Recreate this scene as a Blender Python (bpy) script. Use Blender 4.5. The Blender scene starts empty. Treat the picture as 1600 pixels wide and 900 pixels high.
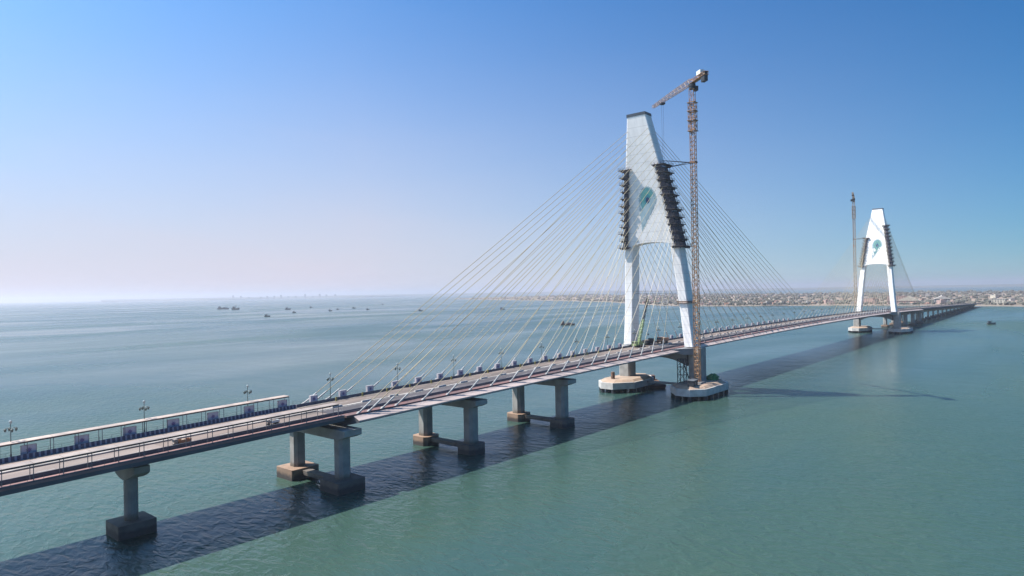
import bpy, math, random
from mathutils import Vector, Matrix
R = math.radians
rnd = random.Random(7)
S = bpy.context.scene
COL = S.collection

# ------------------------------------------------------------------ camera
CX, CY, CZ = -303.55, -157.53, 51.24
F, YAW, PITCH, ROLL = 1025.98, 0.6998, 0.0062, 0.0180
cam_d = bpy.data.cameras.new('camera'); cam = bpy.data.objects.new('camera', cam_d); COL.objects.link(cam)
cam_d.sensor_width = 36.0; cam_d.lens = 36.0 * F / 1600.0
cam_d.clip_start = 1.0; cam_d.clip_end = 90000.0
d = Vector((math.cos(YAW) * math.cos(PITCH), math.sin(YAW) * math.cos(PITCH), math.sin(PITCH)))
r0 = Vector((math.sin(YAW), -math.cos(YAW), 0.0)); u0 = r0.cross(d)
cr, sr = math.cos(ROLL), math.sin(ROLL)
rx = r0 * cr - u0 * sr; ux = r0 * sr + u0 * cr
m = Matrix((rx, ux, -d)).transposed().to_4x4(); m.translation = Vector((CX, CY, CZ))
cam.matrix_world = m
S.camera = cam

# ------------------------------------------------------------------ light
SUNV = Vector((-0.40, 0.57, 1.0)).normalized()
SUN_EL = math.asin(SUNV.z)
sun_d = bpy.data.lights.new('sun', 'SUN'); sun = bpy.data.objects.new('sun', sun_d); COL.objects.link(sun)
sun_d.energy = 5.0; sun_d.angle = R(0.53); sun_d.color = (1.0, 0.94, 0.86)
sun.rotation_euler = SUNV.to_track_quat('Z', 'Y').to_euler()
W = bpy.data.worlds.new('World'); S.world = W; W.use_nodes = True
nt = W.node_tree; bg = nt.nodes['Background']
sky = nt.nodes.new('ShaderNodeTexSky'); sky.sky_type = 'NISHITA'; sky.sun_disc = False
sky.sun_elevation = SUN_EL
sky.sun_rotation = math.atan2(SUNV.x, SUNV.y)
sky.altitude = 50.0; sky.air_density = 1.0; sky.dust_density = 2.0; sky.ozone_density = 4.0
# brighter towards the sun side all round the horizon, and a cleaner blue
tcw = nt.nodes.new('ShaderNodeTexCoord')
lf = nt.nodes.new('ShaderNodeVectorMath'); lf.operation = 'MULTIPLY_ADD'; lf.inputs[1].default_value = (1, 1, 0.95); lf.inputs[2].default_value = (0, 0, 0.05)
nt.links.new(tcw.outputs['Generated'], lf.inputs[0])
ln = nt.nodes.new('ShaderNodeVectorMath'); ln.operation = 'NORMALIZE'; nt.links.new(lf.outputs['Vector'], ln.inputs[0])
nt.links.new(ln.outputs['Vector'], sky.inputs['Vector'])
dt = nt.nodes.new('ShaderNodeVectorMath'); dt.operation = 'DOT_PRODUCT'
dt.inputs[1].default_value = Vector((SUNV.x, SUNV.y, 0)).normalized()
nt.links.new(tcw.outputs['Generated'], dt.inputs[0])
ma = nt.nodes.new('ShaderNodeMath'); ma.operation = 'MULTIPLY_ADD'; ma.inputs[1].default_value = 0.417; ma.inputs[2].default_value = 1.0
nt.links.new(dt.outputs['Value'], ma.inputs[0])
hs = nt.nodes.new('ShaderNodeHueSaturation'); hs.inputs['Saturation'].default_value = 1.485
tn = nt.nodes.new('ShaderNodeVectorMath'); tn.operation = 'MULTIPLY'; tn.inputs[1].default_value = (0.57, 1.03, 1.06)
sc_ = nt.nodes.new('ShaderNodeVectorMath'); sc_.operation = 'SCALE'
nt.links.new(sky.outputs['Color'], hs.inputs['Color']); nt.links.new(hs.outputs['Color'], tn.inputs[0])
nt.links.new(tn.outputs['Vector'], sc_.inputs[0]); nt.links.new(ma.outputs[0], sc_.inputs['Scale'])
# pale aerosol layer low over the sea, all round the horizon
sz = nt.nodes.new('ShaderNodeSeparateXYZ'); nt.links.new(tcw.outputs['Generated'], sz.inputs[0])
p0_ = nt.nodes.new('ShaderNodeMath'); p0_.operation = 'MAXIMUM'; p0_.inputs[1].default_value = 0.0; nt.links.new(sz.outputs['Z'], p0_.inputs[0])
p1_ = nt.nodes.new('ShaderNodeMath'); p1_.operation = 'MULTIPLY'; p1_.inputs[1].default_value = 1/0.275; nt.links.new(p0_.outputs[0], p1_.inputs[0])
p2_ = nt.nodes.new('ShaderNodeMath'); p2_.operation = 'POWER'; p2_.inputs[1].default_value = 1.5; nt.links.new(p1_.outputs[0], p2_.inputs[0])
m1 = nt.nodes.new('ShaderNodeMath'); m1.operation = 'MULTIPLY'; m1.inputs[1].default_value = -1.0; nt.links.new(p2_.outputs[0], m1.inputs[0])
m2 = nt.nodes.new('ShaderNodeMath'); m2.operation = 'EXPONENT'; nt.links.new(m1.outputs[0], m2.inputs[0])
mb_ = nt.nodes.new('ShaderNodeMath'); mb_.operation = 'MULTIPLY_ADD'; mb_.inputs[1].default_value = 1.0; mb_.inputs[2].default_value = 0.70; mb_.use_clamp = True
nt.links.new(dt.outputs['Value'], mb_.inputs[0])
mpw = nt.nodes.new('ShaderNodeMapping'); mpw.inputs['Scale'].default_value = (1.6, 1.6, 7.0); nt.links.new(tcw.outputs['Generated'], mpw.inputs['Vector'])
cn = nt.nodes.new('ShaderNodeTexNoise'); cn.inputs['Scale'].default_value = 1.7; cn.inputs['Detail'].default_value = 5.0; cn.inputs['Distortion'].default_value = 0.5
nt.links.new(mpw.outputs['Vector'], cn.inputs['Vector'])
ca_ = nt.nodes.new('ShaderNodeMath'); ca_.operation = 'MULTIPLY_ADD'; ca_.inputs[1].default_value = 0.20; ca_.inputs[2].default_value = 0.90
nt.links.new(cn.outputs['Fac'], ca_.inputs[0])
m3 = nt.nodes.new('ShaderNodeMath'); m3.operation = 'MULTIPLY'; m3.use_clamp = True
m4 = nt.nodes.new('ShaderNodeMath'); m4.operation = 'MULTIPLY'
nt.links.new(mb_.outputs[0], m4.inputs[0]); nt.links.new(ca_.outputs[0], m4.inputs[1])
nt.links.new(m2.outputs[0], m3.inputs[0]); nt.links.new(m4.outputs[0], m3.inputs[1])
mxw = nt.nodes.new('ShaderNodeMix'); mxw.data_type = 'VECTOR'
nt.links.new(m3.outputs[0], mxw.inputs[0]); nt.links.new(sc_.outputs['Vector'], mxw.inputs[4]); mxw.inputs[5].default_value = (0.665/0.155, 0.63/0.155, 0.73/0.155)
nt.links.new(mxw.outputs[1], bg.inputs['Color']); bg.inputs['Strength'].default_value = 0.097
S.view_settings.view_transform = 'Standard'; S.view_settings.look = 'None'
S.view_settings.exposure = 0.76; S.view_settings.gamma = 1.0
S.cycles.use_denoising = True
S.cycles.max_bounces = 8; S.cycles.volume_bounces = 1

# ------------------------------------------------------------------ helpers
class MB:
    def __init__(s): s.v = []; s.f = []; s.mi = []; s.cur = 0
    def face(s, idx): s.f.append(tuple(idx)); s.mi.append(s.cur)
    def hexa(s, p):                       # 8 points: bottom ring 0-3, top ring 4-7
        b = len(s.v); s.v += [tuple(q) for q in p]
        for q in ((3,2,1,0),(4,5,6,7),(0,1,5,4),(1,2,6,5),(2,3,7,6),(3,0,4,7)): s.face([b+i for i in q])
    def box(s, x0, x1, y0, y1, z0, z1):
        s.hexa([(x0,y0,z0),(x1,y0,z0),(x1,y1,z0),(x0,y1,z0),(x0,y0,z1),(x1,y0,z1),(x1,y1,z1),(x0,y1,z1)])
    def loft(s, rings, cap=True, closed=True):
        b = len(s.v); n = len(rings[0])
        for r in rings: s.v += [tuple(q) for q in r]
        for k in range(len(rings)-1):
            for i in range(n if closed else n-1):
                j = (i+1) % n
                s.face((b+k*n+i, b+k*n+j, b+(k+1)*n+j, b+(k+1)*n+i))
        if cap and closed:
            s.face([b+i for i in range(n)][::-1]); s.face([b+(len(rings)-1)*n+i for i in range(n)])
    def tube(s, p0, p1, r, n=6, r1=None, cap=True):
        p0 = Vector(p0); p1 = Vector(p1); a = (p1-p0)
        if a.length < 1e-6: return
        a.normalize(); t = Vector((0,0,1)) if abs(a.z) < 0.9 else Vector((1,0,0))
        e = a.cross(t).normalized(); g = a.cross(e); r1 = r if r1 is None else r1
        ring = lambda p, q: [p + (e*math.cos(2*math.pi*i/n) + g*math.sin(2*math.pi*i/n))*q for i in range(n)]
        s.loft([ring(p0, r), ring(p1, r1)], cap)
    def prism(s, pts, z0, z1):
        s.loft([[(x,y,z0) for x,y in pts], [(x,y,z1) for x,y in pts]])
    def blob(s, c, r, sq=0.8, seed=None, n=6, m=4):
        rr = seed or rnd; b = len(s.v); c = Vector(c)
        s.v.append((c.x, c.y, c.z - r*sq))
        for k in range(1, m):
            ph = -math.pi/2 + math.pi*k/m
            for i in range(n):
                q = r*rr.uniform(0.75, 1.2); th = 2*math.pi*i/n
                s.v.append((c.x+q*math.cos(ph)*math.cos(th), c.y+q*math.cos(ph)*math.sin(th), c.z+q*sq*math.sin(ph)))
        s.v.append((c.x, c.y, c.z + r*sq)); top = len(s.v)-1
        for i in range(n):
            j = (i+1) % n
            s.face((b, b+1+j, b+1+i))
            for k in range(m-2): s.face((b+1+k*n+i, b+1+k*n+j, b+1+(k+1)*n+j, b+1+(k+1)*n+i))
            s.face((b+1+(m-2)*n+i, b+1+(m-2)*n+j, top))
    def mesh(s, name, mats):
        me = bpy.data.meshes.new(name); me.from_pydata(s.v, [], s.f)
        if not isinstance(mats, (list, tuple)): mats = [mats]
        for q in mats: me.materials.append(q)
        if len(mats) > 1: me.polygons.foreach_set('material_index', s.mi)
        me.update(); return me
    def build(s, name, mats, parent=None, loc=None, smooth=False):
        me = s.mesh(name, mats)
        if smooth: me.polygons.foreach_set('use_smooth', [True]*len(me.polygons))
        return link(name, me, parent, loc)
def link(name, me, parent=None, loc=None, rotz=0.0):
    o = bpy.data.objects.new(name, me); COL.objects.link(o)
    if parent is not None: o.parent = parent
    if loc is not None: o.location = loc
    o.rotation_euler.z = rotz
    return o
def tag(o, label=None, cat=None, group=None, kind=None):
    if label: o['label'] = label
    if cat: o['category'] = cat
    if group: o['group'] = group
    if kind: o['kind'] = kind
    return o
def thing(name, label, cat, loc=(0,0,0), rotz=0.0, group=None):
    return tag(link(name, None, None, loc, rotz), label, cat, group)
def copy_tree(o, parent=None):
    kids = [c for c in ALLKIDS.get(o.name, [])] or list(o.children)
    c = o.copy(); COL.objects.link(c)
    if parent is not None: c.parent = parent
    for k in kids: copy_tree(k, c)
    return c
ALLKIDS = {}
def ordinal(i):
    w = ['first','second','third','fourth','fifth','sixth','seventh','eighth','ninth','tenth','eleventh','twelfth','thirteenth','fourteenth',
         'fifteenth','sixteenth','seventeenth','eighteenth','nineteenth','twentieth']
    return w[i] if i < len(w) else ('%s-%s' % ({2:'twenty',3:'thirty',4:'forty',5:'fifty',6:'sixty'}[(i+1)//10], w[(i+1)%10-1]) if (i+1)%10 else {30:'thirtieth',40:'fortieth',50:'fiftieth',60:'sixtieth'}.get(i+1,'last'))

# ------------------------------------------------------------------ materials
def mat(name, c1, c2=None, scale=0.5, rough=0.7, metal=0.0, bump=0.0, bscale=4.0, stretch=(1,1,1), lo=0.35, hi=0.65, detail=5.0):
    m = bpy.data.materials.new(name); m.use_nodes = True; n = m.node_tree; b = n.nodes['Principled BSDF']
    b.inputs['Roughness'].default_value = rough; b.inputs['Metallic'].default_value = metal
    if c2 is None:
        c2 = tuple(x*0.82 for x in c1)
    if max(c1) < 0.7: c1 = tuple(x*0.86 for x in c1); c2 = tuple(x*0.86 for x in c2)
    tc = n.nodes.new('ShaderNodeTexCoord'); mp = n.nodes.new('ShaderNodeMapping'); mp.inputs['Scale'].default_value = stretch
    n.links.new(tc.outputs['Object'], mp.inputs['Vector'])
    no = n.nodes.new('ShaderNodeTexNoise'); no.inputs['Scale'].default_value = scale; no.inputs['Detail'].default_value = detail
    n.links.new(mp.outputs['Vector'], no.inputs['Vector'])
    rp = n.nodes.new('ShaderNodeValToRGB'); rp.color_ramp.elements[0].position = lo; rp.color_ramp.elements[1].position = hi
    rp.color_ramp.elements[0].color = (*c2, 1); rp.color_ramp.elements[1].color = (*c1, 1)
    n.links.new(no.outputs['Fac'], rp.inputs['Fac']); n.links.new(rp.outputs['Color'], b.inputs['Base Color'])
    if bump:
        n2 = n.nodes.new('ShaderNodeTexNoise'); n2.inputs['Scale'].default_value = bscale
        n.links.new(mp.outputs['Vector'], n2.inputs['Vector'])
        bp = n.nodes.new('ShaderNodeBump'); bp.inputs['Strength'].default_value = bump; bp.inputs['Distance'].default_value = 0.1
        n.links.new(n2.outputs['Fac'], bp.inputs['Height']); n.links.new(bp.outputs['Normal'], b.inputs['Normal'])
    return m
def tide_mat(name, top, stain, zline, soft=0.6, rough=0.8):
    # concrete with a tide stain below a height above the water
    m = mat(name, top, tuple(x*0.72 for x in top), 0.35, rough, bump=0.3)
    n = m.node_tree; b = n.nodes['Principled BSDF']; src = b.inputs['Base Color'].links[0].from_socket
    g = n.nodes.new('ShaderNodeNewGeometry'); sx = n.nodes.new('ShaderNodeSeparateXYZ'); n.links.new(g.outputs['Position'], sx.inputs[0])
    no = n.nodes.new('ShaderNodeTexNoise'); no.inputs['Scale'].default_value = 0.8; n.links.new(g.outputs['Position'], no.inputs['Vector'])
    ad = n.nodes.new('ShaderNodeMath'); ad.operation = 'MULTIPLY_ADD'; ad.inputs[1].default_value = 1.4; ad.inputs[2].default_value = -0.7
    n.links.new(no.outputs['Fac'], ad.inputs[0])
    sm = n.nodes.new('ShaderNodeMath'); sm.operation = 'ADD'; n.links.new(sx.outputs['Z'], sm.inputs[0]); n.links.new(ad.outputs[0], sm.inputs[1])
    mr = n.nodes.new('ShaderNodeMapRange'); mr.inputs['From Min'].default_value = zline-soft; mr.inputs['From Max'].default_value = zline+soft
    n.links.new(sm.outputs[0], mr.inputs['Value'])
    mx = n.nodes.new('ShaderNodeMix'); mx.data_type = 'RGBA'; mx.inputs[6].default_value = (*stain, 1)
    n.links.new(mr.outputs['Result'], mx.inputs[0]); n.links.new(src, mx.inputs[7]); n.links.new(mx.outputs[2], b.inputs['Base Color'])
    return m
def stripe_mat(name, ca, cb, period, duty):
    m = bpy.data.materials.new(name); m.use_nodes = True; n = m.node_tree; b = n.nodes['Principled BSDF']; b.inputs['Roughness'].default_value = 0.6
    tc = n.nodes.new('ShaderNodeTexCoord'); sx = n.nodes.new('ShaderNodeSeparateXYZ'); n.links.new(tc.outputs['Object'], sx.inputs[0])
    dv = n.nodes.new('ShaderNodeMath'); dv.operation = 'DIVIDE'; dv.inputs[1].default_value = period; n.links.new(sx.outputs['X'], dv.inputs[0])
    fr = n.nodes.new('ShaderNodeMath'); fr.operation = 'FRACT'; n.links.new(dv.outputs[0], fr.inputs[0])
    gt = n.nodes.new('ShaderNodeMath'); gt.operation = 'GREATER_THAN'; gt.inputs[1].default_value = duty; n.links.new(fr.outputs[0], gt.inputs[0])
    mx = n.nodes.new('ShaderNodeMix'); mx.data_type = 'RGBA'; mx.inputs[6].default_value = (*ca,1); mx.inputs[7].default_value = (*cb,1)
    n.links.new(gt.outputs[0], mx.inputs[0]); n.links.new(mx.outputs[2], b.inputs['Base Color'])
    return m

M = {}
M['conc'] = mat('weathered_concrete', (0.30,0.30,0.305), (0.23,0.235,0.245), 0.25, 0.8, bump=0.3)
M['conc_pier'] = tide_mat('pier_concrete', (0.40,0.385,0.365), (0.15,0.12,0.095), 4.0)
M['fairing'] = mat('pale_edge_concrete', (0.60,0.48,0.45), (0.42,0.34,0.32), 0.12, 0.8, stretch=(1,1,1))
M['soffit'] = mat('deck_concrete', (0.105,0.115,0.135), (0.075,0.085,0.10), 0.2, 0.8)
M['white'] = mat('white_pylon_paint', (0.90,0.86,0.85), (0.75,0.715,0.705), 0.45, 0.55, bump=0.15, bscale=1.5, stretch=(1,1,0.12), lo=0.25, hi=0.6)
def joints(m, period, dark):
    n = m.node_tree; b = n.nodes['Principled BSDF']; src = b.inputs['Base Color'].links[0].from_socket
    tc = n.nodes.new('ShaderNodeTexCoord'); sx = n.nodes.new('ShaderNodeSeparateXYZ'); n.links.new(tc.outputs['Object'], sx.inputs[0])
    dv = n.nodes.new('ShaderNodeMath'); dv.operation = 'DIVIDE'; dv.inputs[1].default_value = period; n.links.new(sx.outputs['Z'], dv.inputs[0])
    fr = n.nodes.new('ShaderNodeMath'); fr.operation = 'FRACT'; n.links.new(dv.outputs[0], fr.inputs[0])
    lt = n.nodes.new('ShaderNodeMath'); lt.operation = 'LESS_THAN'; lt.inputs[1].default_value = 0.05; n.links.new(fr.outputs[0], lt.inputs[0])
    ml = n.nodes.new('ShaderNodeMath'); ml.operation = 'MULTIPLY'; ml.inputs[1].default_value = dark; n.links.new(lt.outputs[0], ml.inputs[0])
    mx = n.nodes.new('ShaderNodeMix'); mx.data_type = 'RGBA'; mx.inputs[7].default_value = (0.3,0.29,0.28,1)
    n.links.new(ml.outputs[0], mx.inputs[0]); n.links.new(src, mx.inputs[6]); n.links.new(mx.outputs[2], b.inputs['Base Color'])
joints(M['white'], 4.2, 0.35)
M['cap'] = mat('dark_roof_cap', (0.10,0.12,0.15), (0.07,0.085,0.11), 0.5, 0.6)
M['asphalt'] = mat('asphalt', (0.105,0.088,0.094), (0.060,0.052,0.058), 0.08, 0.9, stretch=(0.25,1.5,1), bump=0.2, bscale=8)
M['road_pale'] = mat('dusty_concrete_road', (0.36,0.28,0.24), (0.23,0.18,0.16), 0.10, 0.9, stretch=(0.3,1.2,1))
M['road_mid'] = mat('dusty_road', (0.25,0.185,0.155), (0.11,0.09,0.082), 0.10, 0.9, stretch=(0.25,1.5,1))
M['redtile'] = mat('red_footpath_tile', (0.23,0.105,0.098), (0.13,0.092,0.092), 0.35, 0.8, stretch=(0.4,1,1))
M['pinktile'] = mat('pink_footpath_tile', (0.34,0.19,0.18), (0.22,0.13,0.13), 0.25, 0.8)
M['barrier'] = stripe_mat('blue_and_white_barrier_paint', (0.03,0.04,0.09), (0.20,0.22,0.29), 1.05, 0.62)
M['barrier_dark'] = mat('shaded_barrier_paint', (0.10,0.11,0.15), (0.06,0.07,0.10), 0.5, 0.7)  # darker copy of the barrier paint, its shaded side put into the colour
M['median'] = mat('median_kerb', (0.46,0.41,0.38), (0.22,0.20,0.19), 0.12, 0.8, lo=0.42, hi=0.58, stretch=(1,0.1,0.1))
M['mark_white'] = mat('precast_median_block', (0.62,0.58,0.55), (0.40,0.37,0.35), 0.4, 0.8)
M['mark'] = mat('worn_lane_paint', (0.62,0.60,0.56), (0.35,0.33,0.32), 0.8, 0.8)
M['steel'] = mat('grey_painted_steel', (0.20,0.22,0.25), (0.14,0.155,0.18), 1.0, 0.5, 0.2)
M['darksteel'] = mat('dark_steel', (0.045,0.05,0.06), (0.03,0.033,0.04), 0.8, 0.6, 0.2)
M['cable'] = mat('pale_stay_sheath', (0.60,0.48,0.29), (0.50,0.40,0.25), 0.05, 0.45)
M['pipe'] = mat('white_guide_pipe', (0.50,0.485,0.47), (0.40,0.39,0.38), 0.5, 0.4)
M['crane'] = mat('orange_crane_steel', (0.50,0.27,0.13), (0.31,0.17,0.09), 0.35, 0.55)
M['crane_pale'] = mat('faded_crane_steel', (0.54,0.36,0.27), (0.40,0.27,0.21), 0.35, 0.55)
M['crane_grey'] = mat('grey_brown_crane_steel', (0.44,0.33,0.25), (0.33,0.26,0.20), 0.35, 0.55)
M['crane_white'] = mat('white_crane_cabin', (0.75,0.75,0.73), None, 1.0, 0.5)
M['net'] = mat('dark_safety_net', (0.15,0.13,0.165), (0.06,0.055,0.075), 0.55, 0.95, stretch=(1,1,2.5), lo=0.3, hi=0.7)
M['plank'] = mat('dirty_scaffold_boards', (0.16,0.14,0.14), (0.05,0.05,0.06), 0.5, 0.9)
M['green'] = mat('green_netting', (0.04,0.24,0.09), (0.025,0.15,0.06), 0.8, 0.9)
M['roof'] = mat('tan_canopy_roof', (0.56,0.43,0.36), (0.36,0.28,0.24), 0.25, 0.6, stretch=(1,0.4,1))
M['roof2'] = mat('pale_canopy_roof', (0.40,0.32,0.275), (0.28,0.225,0.20), 0.25, 0.6, stretch=(1,0.4,1))
M['panel'] = mat('lavender_stone_panel', (0.60,0.58,0.67), (0.52,0.50,0.59), 0.8, 0.6)
M['panelframe'] = mat('pale_panel_frame', (0.52,0.48,0.50), None, 0.8, 0.6)
M['emblem'] = mat('purple_emblem', (0.21,0.16,0.34), (0.16,0.12,0.27), 2.0, 0.6)
M['lamp'] = mat('grey_green_lamp_post', (0.10,0.14,0.14), (0.07,0.10,0.10), 1.0, 0.5)
M['lampglass'] = mat('frosted_lantern_glass', (0.45,0.50,0.50), None, 2.0, 0.3)
joints(M['conc_pier'], 2.4, 0.35)
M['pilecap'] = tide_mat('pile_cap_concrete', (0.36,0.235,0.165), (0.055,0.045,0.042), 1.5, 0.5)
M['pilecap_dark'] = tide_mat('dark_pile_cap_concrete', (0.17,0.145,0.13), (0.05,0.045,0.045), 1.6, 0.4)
M['foundation'] = tide_mat('foundation_concrete', (0.68,0.64,0.61), (0.10,0.09,0.085), 1.0, 0.4)
M['foundtop'] = mat('dusty_foundation_top', (0.48,0.34,0.25), (0.32,0.24,0.19), 0.25, 0.9, bump=0.3)
M['pile'] = mat('wet_dark_pile', (0.035,0.035,0.038), (0.02,0.02,0.024), 0.6, 0.6)
M['rust'] = mat('rusty_steel', (0.26,0.14,0.09), (0.13,0.085,0.065), 0.4, 0.8)
M['lime'] = mat('lime_crane_paint', (0.30,0.38,0.17), (0.22,0.29,0.13), 0.6, 0.5)
M['orange'] = mat('orange_machine_paint', (0.48,0.20,0.09), (0.34,0.15,0.08), 0.7, 0.5)
M['black'] = mat('black_rubber', (0.02,0.02,0.022), None, 1.0, 0.8)
M['glass'] = mat('dark_window_glass', (0.03,0.035,0.045), None, 1.0, 0.15)
M['yellow'] = mat('yellow_drum_plastic', (0.42,0.36,0.10), (0.25,0.22,0.08), 1.0, 0.6)
M['boat_dark'] = mat('dark_boat_hull', (0.10,0.115,0.13), (0.07,0.08,0.09), 0.5, 0.6)
M['boat_brown'] = mat('brown_boat_hull', (0.17,0.10,0.085), (0.10,0.065,0.06), 0.2, 0.7)
M['boat_pale'] = mat('pale_boat_cabin', (0.40,0.40,0.40), (0.28,0.28,0.29), 0.5, 0.6)
M['sand'] = mat('sandy_scrubland', (0.36,0.26,0.20), (0.16,0.125,0.09), 0.006, 0.95, lo=0.40, hi=0.60, detail=8)
M['beach'] = mat('pale_beach_sand', (0.27,0.215,0.17), (0.18,0.15,0.125), 0.02, 0.95)
M['coast'] = mat('far_coast_scrub', (0.12,0.13,0.11), (0.08,0.09,0.08), 0.002, 0.95)
M['scrub'] = mat('dusty_dark_foliage', (0.16,0.145,0.115), (0.085,0.083,0.066), 0.05, 0.9)
HW = [mat('pink_house_wall', (0.56,0.37,0.32), (0.44,0.30,0.26), 0.15, 0.9), mat('cream_house_wall', (0.62,0.55,0.45), (0.48,0.43,0.36), 0.15, 0.9),
      mat('white_house_wall', (0.52,0.47,0.43), (0.42,0.38,0.35), 0.15, 0.9), mat('grey_house_wall', (0.36,0.34,0.33), (0.27,0.26,0.26), 0.15, 0.9),
      mat('terracotta_house_wall', (0.46,0.24,0.17), (0.36,0.20,0.15), 0.15, 0.9)]
TEAL = [mat('pale_teal_print', (0.36,0.50,0.57), (0.46,0.58,0.64), 0.6, 0.6, stretch=(1,1,0.35)), mat('teal_print', (0.09,0.31,0.35), (0.15,0.38,0.42), 0.9, 0.6),
        mat('sea_green_print', (0.13,0.38,0.33), (0.09,0.30,0.28), 0.9, 0.6), mat('deep_blue_print', (0.015,0.06,0.17), (0.01,0.04,0.12), 0.9, 0.6),
        mat('bright_teal_print', (0.04,0.27,0.33), (0.03,0.22,0.28), 0.9, 0.6)]

# ------------------------------------------------------------------ water
def water_mat():
    m = bpy.data.materials.new('turbid_sea_water'); m.use_nodes = True; n = m.node_tree; b = n.nodes['Principled BSDF']
    g = n.nodes.new('ShaderNodeNewGeometry')
    def noise(scale, detail=4.0, stretch=(1,1,1), rot=0.0, dist=0.0):
        mp = n.nodes.new('ShaderNodeMapping'); mp.inputs['Scale'].default_value = stretch; mp.inputs['Rotation'].default_value = (0,0,rot)
        n.links.new(g.outputs['Position'], mp.inputs['Vector'])
        q = n.nodes.new('ShaderNodeTexNoise'); q.inputs['Scale'].default_value = scale; q.inputs['Detail'].default_value = detail
        q.inputs['Distortion'].default_value = dist
        n.links.new(mp.outputs['Vector'], q.inputs['Vector']); return q.outputs['Fac']
    big = noise(0.0022, 4.0, (1,1,1), 0.0, 0.6)
    rp = n.nodes.new('ShaderNodeValToRGB'); e = rp.color_ramp.elements
    e[0].position = 0.35; e[0].color = (0.027,0.065,0.064,1); e[1].position = 0.68; e[1].color = (0.044,0.078,0.050,1)
    patch = noise(0.013, 6.0, (0.30,1.0,1), R(38), 1.2)
    av = n.nodes.new('ShaderNodeMath'); av.operation = 'MULTIPLY_ADD'; av.inputs[1].default_value = 0.45; n.links.new(patch, av.inputs[0])
    sb = n.nodes.new('ShaderNodeMath'); sb.operation = 'SUBTRACT'; sb.inputs[1].default_value = 0.225; n.links.new(big, sb.inputs[0]); n.links.new(sb.outputs[0], av.inputs[2])
    n.links.new(av.outputs[0], rp.inputs['Fac']); n.links.new(rp.outputs['Color'], b.inputs['Base Color'])
    b.inputs['IOR'].default_value = 1.33; b.inputs['Specular IOR Level'].default_value = 0.50
    # wind slicks: streaks of smoother and rougher water
    slick = noise(0.006, 5.0, (0.35,1.0,1), R(35), 0.8)
    mr = n.nodes.new('ShaderNodeMapRange'); mr.inputs['From Min'].default_value = 0.35; mr.inputs['From Max'].default_value = 0.65
    mr.inputs['To Min'].default_value = 0.17; mr.inputs['To Max'].default_value = 0.34
    n.links.new(slick, mr.inputs['Value']); n.links.new(mr.outputs['Result'], b.inputs['Roughness'])
    mr2 = n.nodes.new('ShaderNodeMapRange'); mr2.inputs['From Min'].default_value = 0.35; mr2.inputs['From Max'].default_value = 0.65
    mr2.inputs['To Min'].default_value = 0.28; mr2.inputs['To Max'].default_value = 0.85
    n.links.new(slick, mr2.inputs['Value'])
    w1 = noise(0.50, 3.0, (1.0,0.5,1), R(-28), 0.6); w2 = noise(0.07, 4.0, (1.0,0.45,1), R(-12), 0.3)
    ad = n.nodes.new('ShaderNodeMath'); ad.operation = 'MULTIPLY_ADD'; ad.inputs[1].default_value = 1.7
    n.links.new(w2, ad.inputs[0]); n.links.new(w1, ad.inputs[2])
    bp = n.nodes.new('ShaderNodeBump'); bp.inputs['Distance'].default_value = 0.75
    n.links.new(mr2.outputs['Result'], bp.inputs['Strength'])
    n.links.new(ad.outputs[0], bp.inputs['Height']); n.links.new(bp.outputs['Normal'], b.inputs['Normal'])
    return m
M['water'] = water_mat()
wb = MB(); L = 30000.0
nseg = 64
wb.v = [(0,0,0)] + [(L*math.cos(2*math.pi*i/nseg), L*math.sin(2*math.pi*i/nseg), 0) for i in range(nseg)]
for i in range(nseg): wb.face((0, 1+i, 1+(i+1) % nseg))
tag(wb.build('water', M['water']), 'hazy teal green sea stretching to the horizon', None, None, 'structure')

# ------------------------------------------------------------------ bridge geometry
XA, XB = -200.5, 700.5
def ZR(x):                                        # road level along the bridge
    if x <= 700: return 24.2 - 2.3e-5*(x-250)**2
    return 24.2 - 2.3e-5*450**2 - 0.0160*(x-700)
def xs(a, b, step):
    n = max(1, int(round((b-a)/step))); return [a+(b-a)*i/n for i in range(n+1)]
def strip(mb, x0, x1, y0, y1, z0, z1, step=12.0, zt=None):     # a long member following the road
    rings = []
    for x in xs(x0, x1, step):
        z = ZR(x); rings.append([(x,y0,z+z0),(x,y1,z+z0),(x,y1,z+z1),(x,y0,z+z1)])
    mb.loft(rings)
def profile(mb, x0, x1, pts, step=12.0):
    mb.loft([[(x,y,ZR(x)+z) for y,z in pts] for x in xs(x0, x1, step)])

bridge = thing('cable_stayed_bridge', 'long white cable-stayed road bridge with two tall pylons over the sea', 'bridge')
mb = MB()
half = [(13.6,-0.36),(15.9,-1.35),(15.9,-1.80),(9.5,-3.3)]
ring = [(y,z) for y,z in half] + [(-y,z) for y,z in half[::-1]]
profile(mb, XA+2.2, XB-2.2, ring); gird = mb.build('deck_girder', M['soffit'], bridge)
for s in (1,-1):
    mb = MB(); profile(mb, XA+2.2, XB-2.2, [(s*13.62,-0.35),(s*13.62,-0.22),(s*15.93,-1.22),(s*15.93,-1.62)][::s]); mb.build('edge_fairing', M['fairing'], bridge)
    mb = MB(); strip(mb, XA, XB, min(s*10.3,s*13.55), max(s*10.3,s*13.55), -0.35, 0.14); mb.build('footpath', M['redtile'], bridge)
    mb = MB(); profile(mb, XA, XB, [(s*9.75,-0.3),(s*9.95,0.85),(s*10.15,0.85),(s*10.28,-0.3)][::s]); mb.build('crash_barrier', M['barrier_dark'], bridge)
mb = MB(); strip(mb, XA, XB, 0.45, 9.74, -0.35, 0.0); mb.build('carriageway', M['road_mid'], bridge)
mb = MB(); strip(mb, XA, XB, -9.74, -0.45, -0.35, 0.0); mb.build('carriageway', M['asphalt'], bridge)
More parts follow.
